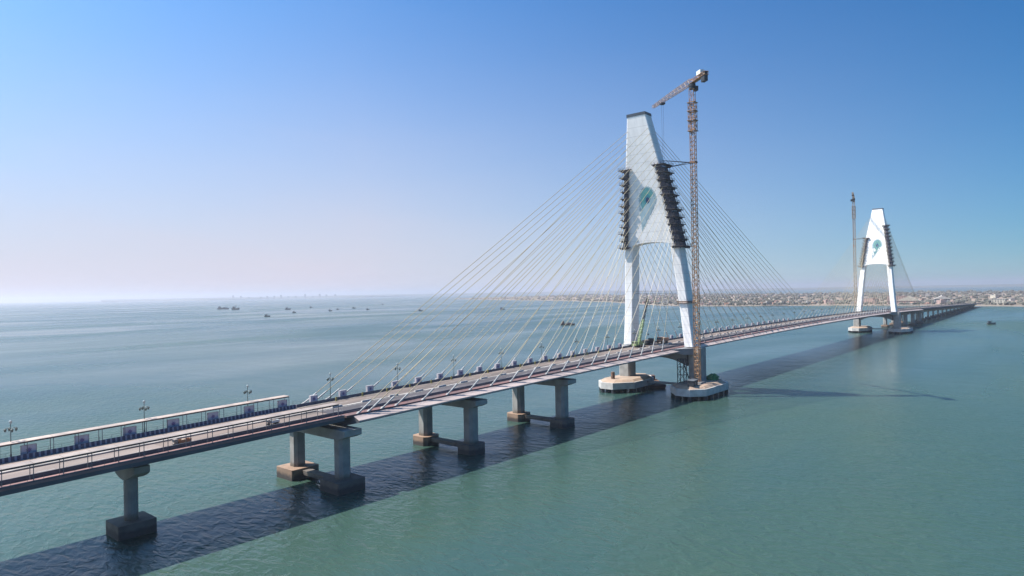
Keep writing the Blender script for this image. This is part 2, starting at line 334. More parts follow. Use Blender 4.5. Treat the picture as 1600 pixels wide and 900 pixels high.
mb = MB(); strip(mb, XA, XB, -0.44, 0.44, -0.35, 0.10); mb.build('median_kerb', M['median'], bridge)
t_ = MB(); t_.hexa([(-1.7,-0.40,-0.02),(1.7,-0.40,-0.02),(1.7,0.40,-0.02),(-1.7,0.40,-0.02),(-1.6,-0.22,0.45),(1.6,-0.22,0.45),(1.6,0.22,0.45),(-1.6,0.22,0.45)])
mblock = t_.mesh('median_block', M['mark_white'])
for i in range(88):
    x = -194.0+10.2*i
    o = link('median_block', mblock, bridge, (x, rnd.uniform(-0.03,0.03), ZR(x)+0.10)); o.rotation_euler.y = -math.atan(-4.6e-5*(x-250)); o.rotation_euler.z = rnd.uniform(-0.01,0.01)
def markings(parent, x0, x1, ys):
    mb = MB()
    for yc, dash in ys:
        if not dash: strip(mb, x0, x1, yc-0.09, yc+0.09, 0.004, 0.014)
        else:
            x = x0+2
            while x < x1-4: strip(mb, x, x+3.0, yc-0.08, yc+0.08, 0.004, 0.014); x += 9.0
    o = mb.build('lane_markings', M['mark'], parent); o['kind'] = 'stuff'; return o
markings(bridge, XA, XB, [(5.0,1),(-5.0,1),(0.95,0),(-0.95,0),(9.2,0),(-9.2,0)])
def railing(parent, x0, x1, y, step=2.5):
    mb = MB()
    for h in (0.55, 1.05): 
        pts = xs(x0, x1, 12.0)
        for a, b in zip(pts[:-1], pts[1:]): mb.tube((a,y,ZR(a)+0.14+h),(b,y,ZR(b)+0.14+h),0.03,4)
    x = x0+0.4
    while x < x1: mb.tube((x,y,ZR(x)+0.1),(x,y,ZR(x)+1.2),0.03,4); x += step
    o = mb.build('railing', M['steel'], parent); return o
for s in (1,-1): railing(bridge, XA+0.5, XB-0.5, s*13.45)

# ---- pylons
def lerp(t, z):
    for (a, va), (b, vb) in zip(t[:-1], t[1:]):
        if z <= b: return va + (vb-va)*max(0.0,(z-a)/(b-a))
    return t[-1][1]
XC = [(0,0),(22,0),(40,-1.0),(56,-2.6),(72,-4.8),(90,-7.9),(112,-12.6),(137,-18.2)]
DX = [(0,7.6),(22,7.6),(72,7.0),(137,6.0)]
YO = [(0,19.4),(22,19.4),(72,15.0),(112,9.3),(137,4.85)]
YW = [(0,6.0),(21,6.0),(23,4.7),(72,4.6),(80,4.6)]
ZTOP, ZARCH, ZSOL = 136.6, 73.5, 80.0
def leg_ring(z, s, mx, grow=0.0):
    xc, dx, yo, yw = lerp(XC,z), lerp(DX,z)/2+grow, lerp(YO,z)+grow, lerp(YW,z)+2*grow
    c = 0.45; yi = yo-yw
    pts = [(xc-dx+c,s*yo),(xc-dx,s*(yo-c)),(xc-dx,s*(yi+c)),(xc-dx+c,s*yi),(xc+dx-c,s*yi),(xc+dx,s*(yi+c)),(xc+dx,s*(yo-c)),(xc+dx-c,s*yo)]
    return [(mx(x),y,z) for x,y in pts]
def full_ring(z, mx):
    xc, dx, yo = lerp(XC,z), lerp(DX,z)/2, lerp(YO,z); c = 0.45
    pts = [(xc-dx+c,yo),(xc-dx,yo-c),(xc-dx,-yo+c),(xc-dx+c,-yo),(xc+dx-c,-yo),(xc+dx,-yo+c),(xc+dx,yo-c),(xc+dx-c,yo)]
    return [(mx(x),y,z) for x,y in pts]
def feather(parent, mx, side):
    # peacock feather print on one broad face, as thin sheets proud of the paint
    def sheet(pts, lift, mt):
        mb = MB()
        P = []
        for y,z in pts:
            x = lerp(XC,z) + side*(lerp(DX,z)/2 + lift)
            P.append((mx(x), y, z))
        b = len(mb.v); mb.v += P; mb.face(range(b, b+len(P)))
        o = mb.build('feather_print', mt, parent); return o
    y0, z0 = -0.9, 95.2                                 # centre of the eye
    def oval(a, up, dn, n=40, fr=0.0, oz=0.0, taper=0.0, tail=0.0):
        out = []
        for i in range(n):
            t = 2*math.pi*i/n; u, v = math.cos(t), math.sin(t); k = 1+(fr if i % 2 else -fr)
            dz = (up if v > 0 else dn)*v*k; du = a*u*k*(1.0 if v > 0 else 1+v*taper)
            out.append((y0+du+(-v*tail if v < 0 else 0.0), z0+oz+dz))
        return out
    sheet(oval(5.0,7.2,14.5,72,0.035,-0.4,0.80,4.8), 0.020, TEAL[0])
    sheet(oval(4.0,6.6,9.0,48,0.03,-0.4,0.45,2.2), 0.035, TEAL[1])
    for i in range(26):                                  # barbs of the plume
        t = 2*math.pi*(i+0.5)/26; u, v = math.cos(t), math.sin(t); dn = v < 0
        du = 4.8*u*(1+v*0.72 if dn else 1.0); dz = v*(13.5 if dn else 6.9); dy = -v*4.4 if dn else 0.0
        n = math.hypot(du, dz); px_, pz_ = -dz/n*0.22, du/n*0.22
        sheet([(y0+du*0.45+px_,z0+dz*0.4+pz_),(y0+du+dy,z0+dz),(y0+du*0.45-px_,z0+dz*0.4-pz_)], 0.045, TEAL[1] if dn else TEAL[2])
    sheet(oval(2.7,4.6,4.8,36,0.0,-0.2,0.25,0.6), 0.060, TEAL[2])
    sheet(oval(1.9,3.1,2.9,30), 0.075, TEAL[4])
    sheet(oval(1.05,1.6,1.5,24), 0.090, TEAL[3])
def make_pylon(x0, flip, label):
    mx = (lambda x: x0 - x) if flip else (lambda x: x0 + x)
    mb = MB(); mb.loft([full_ring(z, mx) for z in (ZSOL,90,96,104,112,125,ZTOP)])
    # infill above the arch between the legs
    n = 12; yi = lerp(YO,ZARCH)-lerp(YW,ZARCH)+0.5
    for i in range(n):
        ya, yb = -yi+2*yi*i/n, -yi+2*yi*(i+1)/n
        za, zb = [ZARCH+1.3*math.cos(math.pi/2*q/yi)**0.7 if abs(q) < yi-1e-6 else ZARCH for q in (ya,yb)]
        p = []
        for z1, z2 in ((za,zb),(ZSOL+0.02,ZSOL+0.02)):
            for y, z in ((ya,z1),(yb,z2)):
                xc, dx = lerp(XC,z), lerp(DX,z)/2-0.004
                p += [(mx(xc-dx),y,z),(mx(xc+dx),y,z)]
        # p: a-front,a-back,b-front,b-back, then top
        mb.hexa([p[0],p[1],p[3],p[2],p[4],p[5],p[7],p[6]])
    py = mb.build('pylon', M['white'], bridge); py['label'] = label
    for s in (1,-1):
        mb = MB(); mb.loft([leg_ring(z, s, mx) for z in (23.0,40,56,72,ZSOL)]); mb.build('leg', M['white'], py)
        mb = MB(); pts = [(-3.7+0.6,16.4),(-3.7,17.0),(-3.7,22.0),(-3.1,22.6),(3.1,22.6),(3.7,22.0),(3.7,17.0),(3.1,16.4)]
        mb.loft([[(mx(x),s*y,z) for x,y in pts] for z in (4.0,22.4)]); mb.build('lower_column', M['conc_pier'], py)
    # crossbeam below the deck, deeper at its ends
    mb = MB(); rings = []
    for i in range(17):
        y = -15.4+30.8*i/16; dz = 2.2+3.8*abs(y/15.4)**2.2; zt = ZR(x0)-3.32
        rings.append([(x0-3.1,y,zt-dz),(x0+3.1,y,zt-dz),(x0+3.1,y,zt),(x0-3.1,y,zt)])
    mb.loft(rings); mb.build('crossbeam', M['conc'], py)
    # deck widening that wraps each leg
    for s in (1,-1):
        mb = MB(); zt = ZR(x0)
        yy = (13.4, 20.0)
        pr = [(-16,13.7),(-9,17.2),(-5,19.9),(5,19.9),(9,17.2),(16,13.7)]
        mb.loft([[(x0+x,s*13.5 if k in (0,5) else s*y,zt-1.5-(0.0 if k in (0,5) else 1.8)) for k,(x,y) in enumerate(pr)],[(x0+x,s*y,zt-0.20) for x,y in pr]])
        mb.build('deck_bracket', M['conc'], py)
    mb = MB(); zz = ZTOP+0.004; a = full_ring(ZTOP-1.0, mx); 
    def grow(z, g):
        xc, dx, yo = lerp(XC,z), lerp(DX,z)/2+g, lerp(YO,z)+g
        return [(mx(x),y,z) for x,y in ((xc-dx,yo),(xc-dx,-yo),(xc+dx,-yo),(xc+dx,yo))]
    mb.loft([grow(ZTOP-1.1,0.12), grow(ZTOP+0.25,0.12)]); mb.build('roof_cap', M['cap'], py)
    for side in (-1,1): feather(py, mx, side)
    return py, mx
pyl = [make_pylon(0.0, False, 'nearer pylon, leaning towards the left side span'), make_pylon(500.0, True, 'farther pylon, leaning towards the far shore')]

# ---- pylon foundations on piles
def foundation(x0, s, flip):
    mx = (lambda x: x0 - x) if flip else (lambda x: x0 + x)
    yc = 17.0 if s > 0 else -21.6; xo = -4.0
    o = [(-19.2,-4.5),(-13,-9.7),(13,-9.7),(19.2,-4.5),(19.2,2.5),(10,9.7),(-10,9.7),(-19.2,2.5)]
    o = [(x+xo,-s*y) for x,y in o]
    mb = MB(); mb.loft([[(mx(x),yc+y,2.0) for x,y in o],[(mx(x),yc+y,5.2) for x,y in o]])
    f = mb.build('pylon_foundation', M['foundation'], bridge)
    mb = MB(); mb.loft([[(mx((x-xo)*0.95+xo),yc+y*0.93,5.2) for x,y in o],[(mx((x-xo)*0.80+xo),yc+y*0.76,6.3) for x,y in o]]); mb.build('sloping_top', M['foundtop'], f)
    pm = None
    ring = []
    for k in range(8):
        a, b = o[k], o[(k+1) % 8]; nn = max(1, int(math.hypot(b[0]-a[0],b[1]-a[1])/6.5))
        for i in range(nn): ring.append((a[0]+(b[0]-a[0])*i/nn, a[1]+(b[1]-a[1])*i/nn))
    inner = [(-16+8*i, j) for i in range(4) for j in (-4,4)]
    for x, y in [((q[0]-xo)*0.94+xo, q[1]*0.9) for q in ring] + inner:
        if pm is None:
            t = MB(); t.tube((0,0,-0.8),(0,0,2.03),1.0,8); pm = t.mesh('pile', M['pile'])
        link('pile', pm, f, (mx(x), yc+y, 0))
    return f
for x0, fl in ((0.0,False),(500.0,True)):
    for s in (1,-1): foundation(x0, s, fl)
    mb = MB(); mb.box(x0-1.5,x0+1.5,-11.95,7.95,3.6,4.4); mb.build('foundation_tie', M['conc'], bridge)

# ---- piers
def column_mesh(h, ax=2.6, ay=2.5, top=None):
    mb = MB(); c = 0.42*ax
    pts = [(-ax+c,-ay),(ax-c,-ay),(ax,-ay+c),(ax,ay-c),(ax-c,ay),(-ax+c,ay),(-ax,ay-c),(-ax,-ay+c)]
    mb.prism(pts, 0, h); return mb
def pilecap(mb, x, y, hx, hy, zt=3.0, c=1.0, z0=-0.6):
    pts = [(x-hx+c,y-hy),(x+hx-c,y-hy),(x+hx,y-hy+c),(x+hx,y+hy-c),(x+hx-c,y+hy),(x-hx+c,y+hy),(x-hx,y+hy-c),(x-hx,y-hy+c)]
    mb.prism(pts, z0, zt)
def twin_pier(x, hx=5.0, hy=4.6, ax=2.1, c=0.3):
    zt = ZR(x)-3.34; top = zt-2.6
    mb = MB(); rings = []
    for i in range(15):
        y = -15.6+31.2*i/14; e = max(0.0, (abs(y)-12.0)/3.6); 
        rings.append([(x-2.7,y,zt-2.6+1.1*e**1.5),(x+2.7,y,zt-2.6+1.1*e**1.5),(x+2.7,y,zt),(x-2.7,y,zt)])
    mb.loft(rings); p = mb.build('pier', M['conc_pier'], bridge)
    for s in (1,-1):
        mb = column_mesh(top-2.9, ax, ax*0.97); o = mb.build('column', M['conc_pier'], p, (x, s*10.7, 2.9))
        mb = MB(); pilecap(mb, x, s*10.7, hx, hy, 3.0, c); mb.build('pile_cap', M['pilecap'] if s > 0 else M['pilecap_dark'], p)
    mb = MB(); mb.box(x-1.3,x+1.3,-10.7+hy,10.7-hy,1.3,2.5); mb.build('tie_beam', M['pilecap_dark'], p)
    return p
twin_pier(-200, 4.3, 4.2, 1.8); twin_pier(-150.9, 3.6, 3.75, 2.1, c=1.2); twin_pier(-101, 3.8, 3.9, 2.2, c=1.2)
for x in (601, 650.9, 700): twin_pier(x, 4.0, 4.1, 2.1, c=1.2)

# ---- stay cables with guide pipes
side_x = [-(24+10*k) for k in range(17)] + [-189.0,-193.5,-197.0]
main_x = [24+11.3*k for k in range(20)]
for x0, fl in ((0.0,False),(500.0,True)):
    mx = (lambda x, x0=x0: x0 - x) if fl else (lambda x, x0=x0: x0 + x)
    for lst, sgn in ((side_x,-1),(main_x,1)):
        for k, xd in enumerate(lst):
            za = 76.5+2.78*k
            for s in (1,-1):
                xa = lerp(XC,za)+sgn*(lerp(DX,za)/2-0.6); ya = s*(lerp(YO,za)-0.7)
                A = Vector((mx(xa), ya, za)); X = mx(xd); B = Vector((X, s*13.15, ZR(X)-0.2))
                c0 = (B+A)/2
                mb = MB()
                # slight sag
                pts = []
                for i in range(5):
                    t = i/4; q = B.lerp(A, t); q.z -= 4*t*(1-t)*0.004*(A-B).length; pts.append(q)
                for a, b in zip(pts[:-1], pts[1:]): mb.tube(a, b, 0.10, 6, cap=False)
                o = mb.build('stay_cable', M['cable'], bridge)
                u = (pts[1]-pts[0]).normalized()
                mb = MB(); mb.tube(B-u*0.6, B+u*5.8, 0.25, 8); mb.tube(B-u*0.6, B+u*1.0, 0.42, 8); mb.build('guide_pipe', M['pipe'], o)

# ------------------------------------------------------------------ approach viaducts
def viaduct(name, label, x0, x1, piers, road_a, road_b, split, barrier, hammer=True):
    v = thing(name, label, 'viaduct')
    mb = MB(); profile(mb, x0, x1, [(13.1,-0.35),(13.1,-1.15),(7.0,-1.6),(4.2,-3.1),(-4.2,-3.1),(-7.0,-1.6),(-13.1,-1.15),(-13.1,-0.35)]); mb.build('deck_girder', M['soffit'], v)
    for ya, yb in ((0.45,9.64),(-9.64,-0.45)):
        if split and ya < 0:
            mb = MB(); strip(mb, x0, split, ya, yb, -0.34, 0.0); mb.build('carriageway', road_a, v)
            mb = MB(); strip(mb, split, x1, ya, yb, -0.34, 0.0); mb.build('carriageway', road_b, v)
        else:
            mb = MB(); strip(mb, x0, x1, ya, yb, -0.34, 0.0); mb.build('carriageway', road_a, v)
    mb = MB(); strip(mb, x0, x1, -0.44, 0.44, -0.34, 0.32); mb.build('median_kerb', M['median'], v)
    for s in (1,-1):
        mb = MB(); strip(mb, x0, x1, min(s*10.3,s*13.1), max(s*10.3,s*13.1), -0.34, 0.14); mb.build('footpath', M['pinktile'], v)
        mb = MB(); strip(mb, x0, x1, min(s*12.55,s*13.1), max(s*12.55,s*13.1), 0.142, 0.34); mb.build('edge_upstand', M['soffit'], v)
        mb = MB(); profile(mb, x0, x1, [(s*9.65,-0.3),(s*9.85,0.95),(s*10.1,0.95),(s*10.28,-0.3)][::s]); mb.build('crash_barrier', barrier if s > 0 else M['barrier_dark'], v)
        railing(v, x0+0.3, x1-0.3, s*12.95)
    markings(v, x0, x1, [(5.0,1),(-5.0,1)])
    for x in piers:
        zt = ZR(x)-3.12
        mb = MB(); rings = []
        for i in range(13):
            t = -1+2*i/12; y = 6.3*t; e = abs(t)
            hw = 1.75 if e < 0.999 else 1.6
            rings.append([(x-hw,y,zt-3.4+2.1*e**1.7),(x+hw,y,zt-3.4+2.1*e**1.7),(x+hw,y,zt),(x-hw,y,zt)])
        mb.loft(rings); p = mb.build('pier', M['conc_pier'], v)
        mb = MB(); n = 16
        for a in (0,): mb.prism([(1.4*math.cos(2*math.pi*i/n), 1.35*math.sin(2*math.pi*i/n)) for i in range(n)], 2.5, zt-3.2)
        mb.build('column', M['conc_pier'], p, (x,0,0))
        mb = MB(); pilecap(mb, x, 0, 3.85, 3.75, 3.0, 0.15); mb.build('pile_cap', M['pilecap_dark'], p)
    return v
viaduct('approach_viaduct', 'concrete approach viaduct with canopied footpaths running in from the lower left', -430.0, -200.8, [-247.5,-297,-347,-397],
        M['road_pale'], M['road_mid'], -243.0, M['barrier'])
viaduct('approach_viaduct', 'hazy far approach viaduct running on single piers to the distant shore', 700.8, 1500.0, [750+50*k for k in range(15)],
        M['road_pale'], M['road_mid'], None, M['barrier_dark'])

# ---- footpath canopies on the near approach
def canopy(name, label, y, x0, x1, rm, zt=3.45):
    t = thing(name, label, 'canopy', (x0, y, 0))
    bay = 4.75; n = int(round((x1-x0)/bay)); bay = (x1-x0)/n
    for i in range(n):                                   # one roof sheet per bay
        xa, xb = x0+i*bay+0.04, x0+(i+1)*bay-0.04; mb = MB()
        za, zb = ZR(xa)+zt, ZR(xb)+zt
        mb.hexa([(xa-x0,-1.45,za),(xb-x0,-1.45,zb),(xb-x0,1.45,zb),(xa-x0,1.45,za),(xa-x0,-1.45,za+0.14),(xb-x0,-1.45,zb+0.14),(xb-x0,1.45,zb+0.14),(xa-x0,1.45,za+0.14)])
        mb.build('roof_sheet', rm, t)
    for s in (-1.15, 1.15):
        mb = MB()
        for i in range(n): mb.tube((i*bay,s,ZR(x0+i*bay)+zt-0.14),((i+1)*bay,s,ZR(x0+(i+1)*bay)+zt-0.14),0.13,5)
        mb.build('roof_beam', M['darksteel'], t)
    for i in range(n+1):
        for s in (-1.15, 1.15):
            mb = MB(); mb.tube((0,0,0.10),(0,0,zt-0.1),0.075,6); mb.build('post', M['steel'], t, (i*bay, s, ZR(x0+i*bay)))
    return t
canopy('footpath_canopy', 'tan roofed footpath canopy with lavender panels along the far side of the viaduct', 11.75, -400.0, -202.5, M['roof'])
canopy('footpath_canopy', 'pale flat footpath canopy on thin posts along the near side of the viaduct', -11.75, -400.0, -202.5, M['roof2'])

# ------------------------------------------------------------------ carved panels along the far footpath
def panel_proto(w, h, d):
    r = thing('carved_panel', 'x', 'panel', group='carved panels along the far footpath')
    mb = MB(); mb.box(-w/2,w/2,-d/2,d/2,0.25,h); mb.build('slab', M['panel'], r)
    mb = MB(); mb.box(-w/2-0.1,w/2+0.1,-d/2-0.12,d/2+0.12,0.0,0.25); mb.build('plinth', M['panelframe'], r)
    mb = MB()
    for a, b, c2, d2 in ((-w/2-0.08,-w/2+0.1,0.25,h+0.06),(w/2-0.1,w/2+0.08,0.25,h+0.06),(-w/2-0.08,w/2+0.08,h-0.02,h+0.10)): mb.box(a,b,-d/2-0.04,d/2+0.04,c2,d2)
    mb.build('frame', M['panelframe'], r)
    mb = MB(); k = 16; b0 = 0                                # flower shaped emblem on the road face
    mb.v = [(0.62*(1 if i % 2 else 0.55)*math.cos(2*math.pi*i/k)*1.0, -d/2-0.03, 0.25+(h-0.25)*0.52+0.62*(1 if i % 2 else 0.55)*math.sin(2*math.pi*i/k)) for i in range(k)]
    mb.face(range(k)); mb.build('emblem', M['emblem'], r)
    return r
pA = panel_proto(2.7, 2.35, 0.25); pB = panel_proto(2.2, 2.15, 0.8)
def rows(proto, xsl, y, labf):
    for i, x in enumerate(xsl):
        o = proto if i == 0 else copy_tree(proto)
        o.location = (x, y, ZR(x)+0.14); o['label'] = labf(i, x)
xa = [-214.0-9.85*k for k in range(-1, 7)][::-1]
rows(pA, xa, 11.3, lambda i, x: 'thin lavender stone panel with purple emblem under the tan canopy, %s from the left' % ordinal(max(0,i)))
xb = [-194.0+10.2*k for k in range(18)] + [24+11.3*k for k in range(20)]
rows(pB, xb, 11.6, lambda i, x: ('lavender stone panel standing on the far footpath, %s after the canopy end' % ordinal(i)) if i < 18
     else 'small lavender panel on the far footpath of the main span, %s after the nearer pylon' % ordinal(i-18))

# ------------------------------------------------------------------ lamp posts along the far edge
lp = thing('lamp_post', 'x', 'lamp post', group='ornate lamp posts along the far footpath')
mb = MB(); mb.tube((0,0,0),(0,0,0.9),0.22,8,0.16); mb.tube((0,0,0.9),(0,0,7.2),0.11,6,0.075); mb.build('pole', M['lamp'], lp)
mb = MB()
for s in (-1,1):
    mb.tube((0,0,5.9),(0,s*0.55,6.35),0.05,5); mb.tube((0,s*0.55,6.35),(0,s*1.0,6.25),0.05,5); mb.tube((s*0.0,0,6.6),(0,s*0.7,6.35),0.035,4)
    mb.tube((s*0.55,0,6.4),(0,0,6.0),0.05,5); mb.tube((s*0.55,0,6.4),(s*0.95,0,6.3),0.05,5)
mb.build('bracket_arm', M['lamp'], lp)
for dx, dy, z in ((0,1.0,5.55),(0,-1.0,5.55),(0.95,0,5.6),(-0.95,0,5.6),(0,0,7.2)):
    t = MB(); t.tube((0,0,0),(0,0,0.55),0.16,6,0.30); t.tube((0,0,0.55),(0,0,0.80),0.34,6,0.06); t.build('lantern', M['lamp'] if dx or dy else M['lampglass'], lp, (dx,dy,z))
lx = [-397.0+26.2*k for k in range(72)]
seen = 0
for i, x in enumerate(lx):
    o = lp if i == 0 else copy_tree(lp)
    o.location = (x, 12.7, ZR(x)+0.13)
    if -272 < x < 10:
        o['label'] = 'ornate lamp post with lanterns on the far footpath, %s from the left edge' % ordinal(seen); seen += 1
    elif x < 0: o['label'] = 'lamp post on the approach viaduct beyond the left edge of the view'
    elif x < 500: o['label'] = 'small hazy lamp post on the far footpath between the pylons, %s after the nearer pylon' % ordinal(int((x-10)//26.2))
    else: o['label'] = 'tiny hazy lamp post beyond the farther pylon, %s after it' % ordinal(int((x-500)//26.2))

# ---- traffic drums by the median
dr = thing('traffic_drum', 'x', 'traffic drum', group='yellow drums on the far carriageway')
mb = MB(); mb.tube((0,0,0),(0,0,0.5),0.34,8,0.31); mb.tube((0,0,0.66),(0,0,1.15),0.30,8,0.27); mb.build('body', M['yellow'], dr)
mb = MB(); mb.tube((0,0,0.5),(0,0,0.66),0.315,8,0.305); mb.tube((0,0,1.15),(0,0,1.25),0.20,8,0.14); mb.build('band', M['black'], dr)
for i in range(17):
    x = -188+9.6*i; o = dr if i == 0 else copy_tree(dr); o.location = (x, 8.9, ZR(x))
    o['label'] = 'yellow traffic drum by the far crash barrier, %s after the viaduct joint' % ordinal(i)

# ------------------------------------------------------------------ scaffolds on the pylons
def scaffold(x0, flip, s, label, zlo=72.8, zhi=112.0):
    mx = (lambda x: x0 - x) if flip else (lambda x: x0 + x)
    t = thing('pylon_scaffold', label, 'scaffold', (mx(lerp(XC,zlo)), s*lerp(YO,zlo), zlo)); ox, oy, oz = t.location
    n = 12
    def ring(z, g, gf, inner):                            # outward g, forward gf, reach over the broad faces = inner
        xc, dx, yo = lerp(XC,z), lerp(DX,z)/2, lerp(YO,z)
        return [(mx(xc-dx-gf)-ox, s*(yo-inner)-oy, z-oz),(mx(xc-dx-gf)-ox, s*(yo+g)-oy, z-oz),(mx(xc+dx+gf)-ox, s*(yo+g)-oy, z-oz),(mx(xc+dx+gf)-ox, s*(yo-inner)-oy, z-oz)]
    def ushape(mb, z0, z1, g, gf, inner, th):
        a0, a1 = ring(z0,g,gf,inner), ring(z1,g,gf,inner); b0, b1 = ring(z0,g-th,gf-th,inner), ring(z1,g-th,gf-th,inner)
        for i in range(3):
            mb.hexa([a0[i],a0[i+1],b0[i+1],b0[i],a1[i],a1[i+1],b1[i+1],b1[i]])
    for k in range(n):
        z = zlo+(zhi-zlo)*k/(n-1); big = k in (0, n-1)
        g = 3.2 if big else rnd.uniform(1.9,3.0); gf = 2.0 if big else rnd.uniform(1.5,2.0); inn = 3.6 if big else rnd.uniform(2.2,2.9)
        mb = MB(); ushape(mb, z-0.30, z, g, gf, inn, g*0.92 if g < gf else gf*0.92); p = mb.build('platform', M['plank'], t)
        a = ring(z,g-0.06,gf-0.06,inn); mb = MB()
        for h in (0.55,1.1):
            for i in range(3): mb.tube(Vector(a[i])+Vector((0,0,h)), Vector(a[i+1])+Vector((0,0,h)), 0.045, 4)
        for i in range(3):
            for q in range(4): 
                w = Vector(a[i]).lerp(Vector(a[i+1]), q/4); mb.tube(w, w+Vector((0,0,1.15)), 0.045, 4)
        mb.build('guard_rail', M['darksteel'], p)
        mb = MB(); ushape(mb, z-1.0, z-0.23, g*0.62, gf*0.62, inn*0.9, 0.08); mb.build('bracket_skirt', M['net'], p)
        if k < n-1:
            z2 = zlo+(zhi-zlo)*(k+1)/(n-1)
            mb = MB(); ushape(mb, z+0.01, z2-1.01, 0.55, 0.45, 2.1, 0.06); mb.build('netting', M['net'], t)
    for q in (0,1,2,3):
        mb = MB(); a, b = ring(zlo-1.5,1.15,0.95,2.15)[q], ring(zhi+1.0,1.15,0.95,2.15)[q]; mb.tube(a,b,0.09,5); mb.build('standard', M['darksteel'], t)
    return t
scaffold(0.0, False, -1, 'dark netted scaffold on the right edge of the nearer pylon', 72.3, 111.5)
scaffold(0.0, False, 1, 'dark stacked platforms on the left edge of the nearer pylon', 73.0, 111.0)
scaffold(500.0, True, -1, 'tall dark scaffold on the right edge of the farther pylon', 72.8, 117.0)
scaffold(500.0, True, 1, 'grey scaffold on the left edge of the farther pylon', 72.8, 104.0)
# collar platform round the near leg and catwalk between the legs
t = thing('leg_collar_platform', 'rusty brown collar platform round the right leg of the nearer pylon', 'platform', (-3.8,-17,44.5))
def collar(z, g, th):
    a = leg_ring(z, -1, lambda x: x, g); b = leg_ring(z+th, -1, lambda x: x, g)
    return [(x+3.8,y+17,q-44.5) for x,y,q in a], [(x+3.8,y+17,q-44.5) for x,y,q in b]
mb = MB(); mb.loft(list(collar(44.3,0.7,0.35))); mb.build('deck', M['rust'], t)
mb = MB(); a, b = collar(44.9,0.65,0.5); mb.loft([a,b], cap=False); mb.build('toe_board', M['rust'], t)
t = thing('catwalk', 'thin dark catwalk strung between the two legs of the nearer pylon', 'catwalk', (-4.4,0,49.3))
mb = MB(); mb.box(-0.35,0.35,-12.4,12.4,-0.08,0.08); mb.build('deck', M['darksteel'], t)
for sx in (-0.33,0.33):
    mb = MB(); mb.tube((sx,-12.3,1.0),(sx,12.3,1.0),0.05,4)
    for i in range(9): mb.tube((sx,-12+3*i,0),(sx,-12+3*i,1.0),0.035,4)
    mb.build('handrail', M['darksteel'], t)

# ------------------------------------------------------------------ tower cranes
def lattice(mb, p0, p1, w0, h0, w1, h1, n, rc, rd, up=Vector((0,0,1)), tri=False):
    p0, p1 = Vector(p0), Vector(p1); a = (p1-p0).normalized()
    e = a.cross(up).normalized(); g = e.cross(a).normalized()
    def sec(t):
        c = p0.lerp(p1, t); w = (w0+(w1-w0)*t)/2; h = (h0+(h1-h0)*t)/2
        if tri: return [c+e*w-g*h, c-e*w-g*h, c+g*h]
        return [c+e*w+g*h, c-e*w+g*h, c-e*w-g*h, c+e*w-g*h]
    prev = None
    for i in range(n+1):
        q = sec(i/n); k = len(q)
        for j in range(k): mb.tube(q[j], q[(j+1) % k], rd, 4)
        if prev:
            for j in range(k):
                mb.tube(prev[j], q[j], rc, 4)
                if (i+j) % 2: mb.tube(prev[j], q[(j+1) % k], rd, 4)
                else: mb.tube(prev[(j+1) % k], q[j], rd, 4)
        prev = q
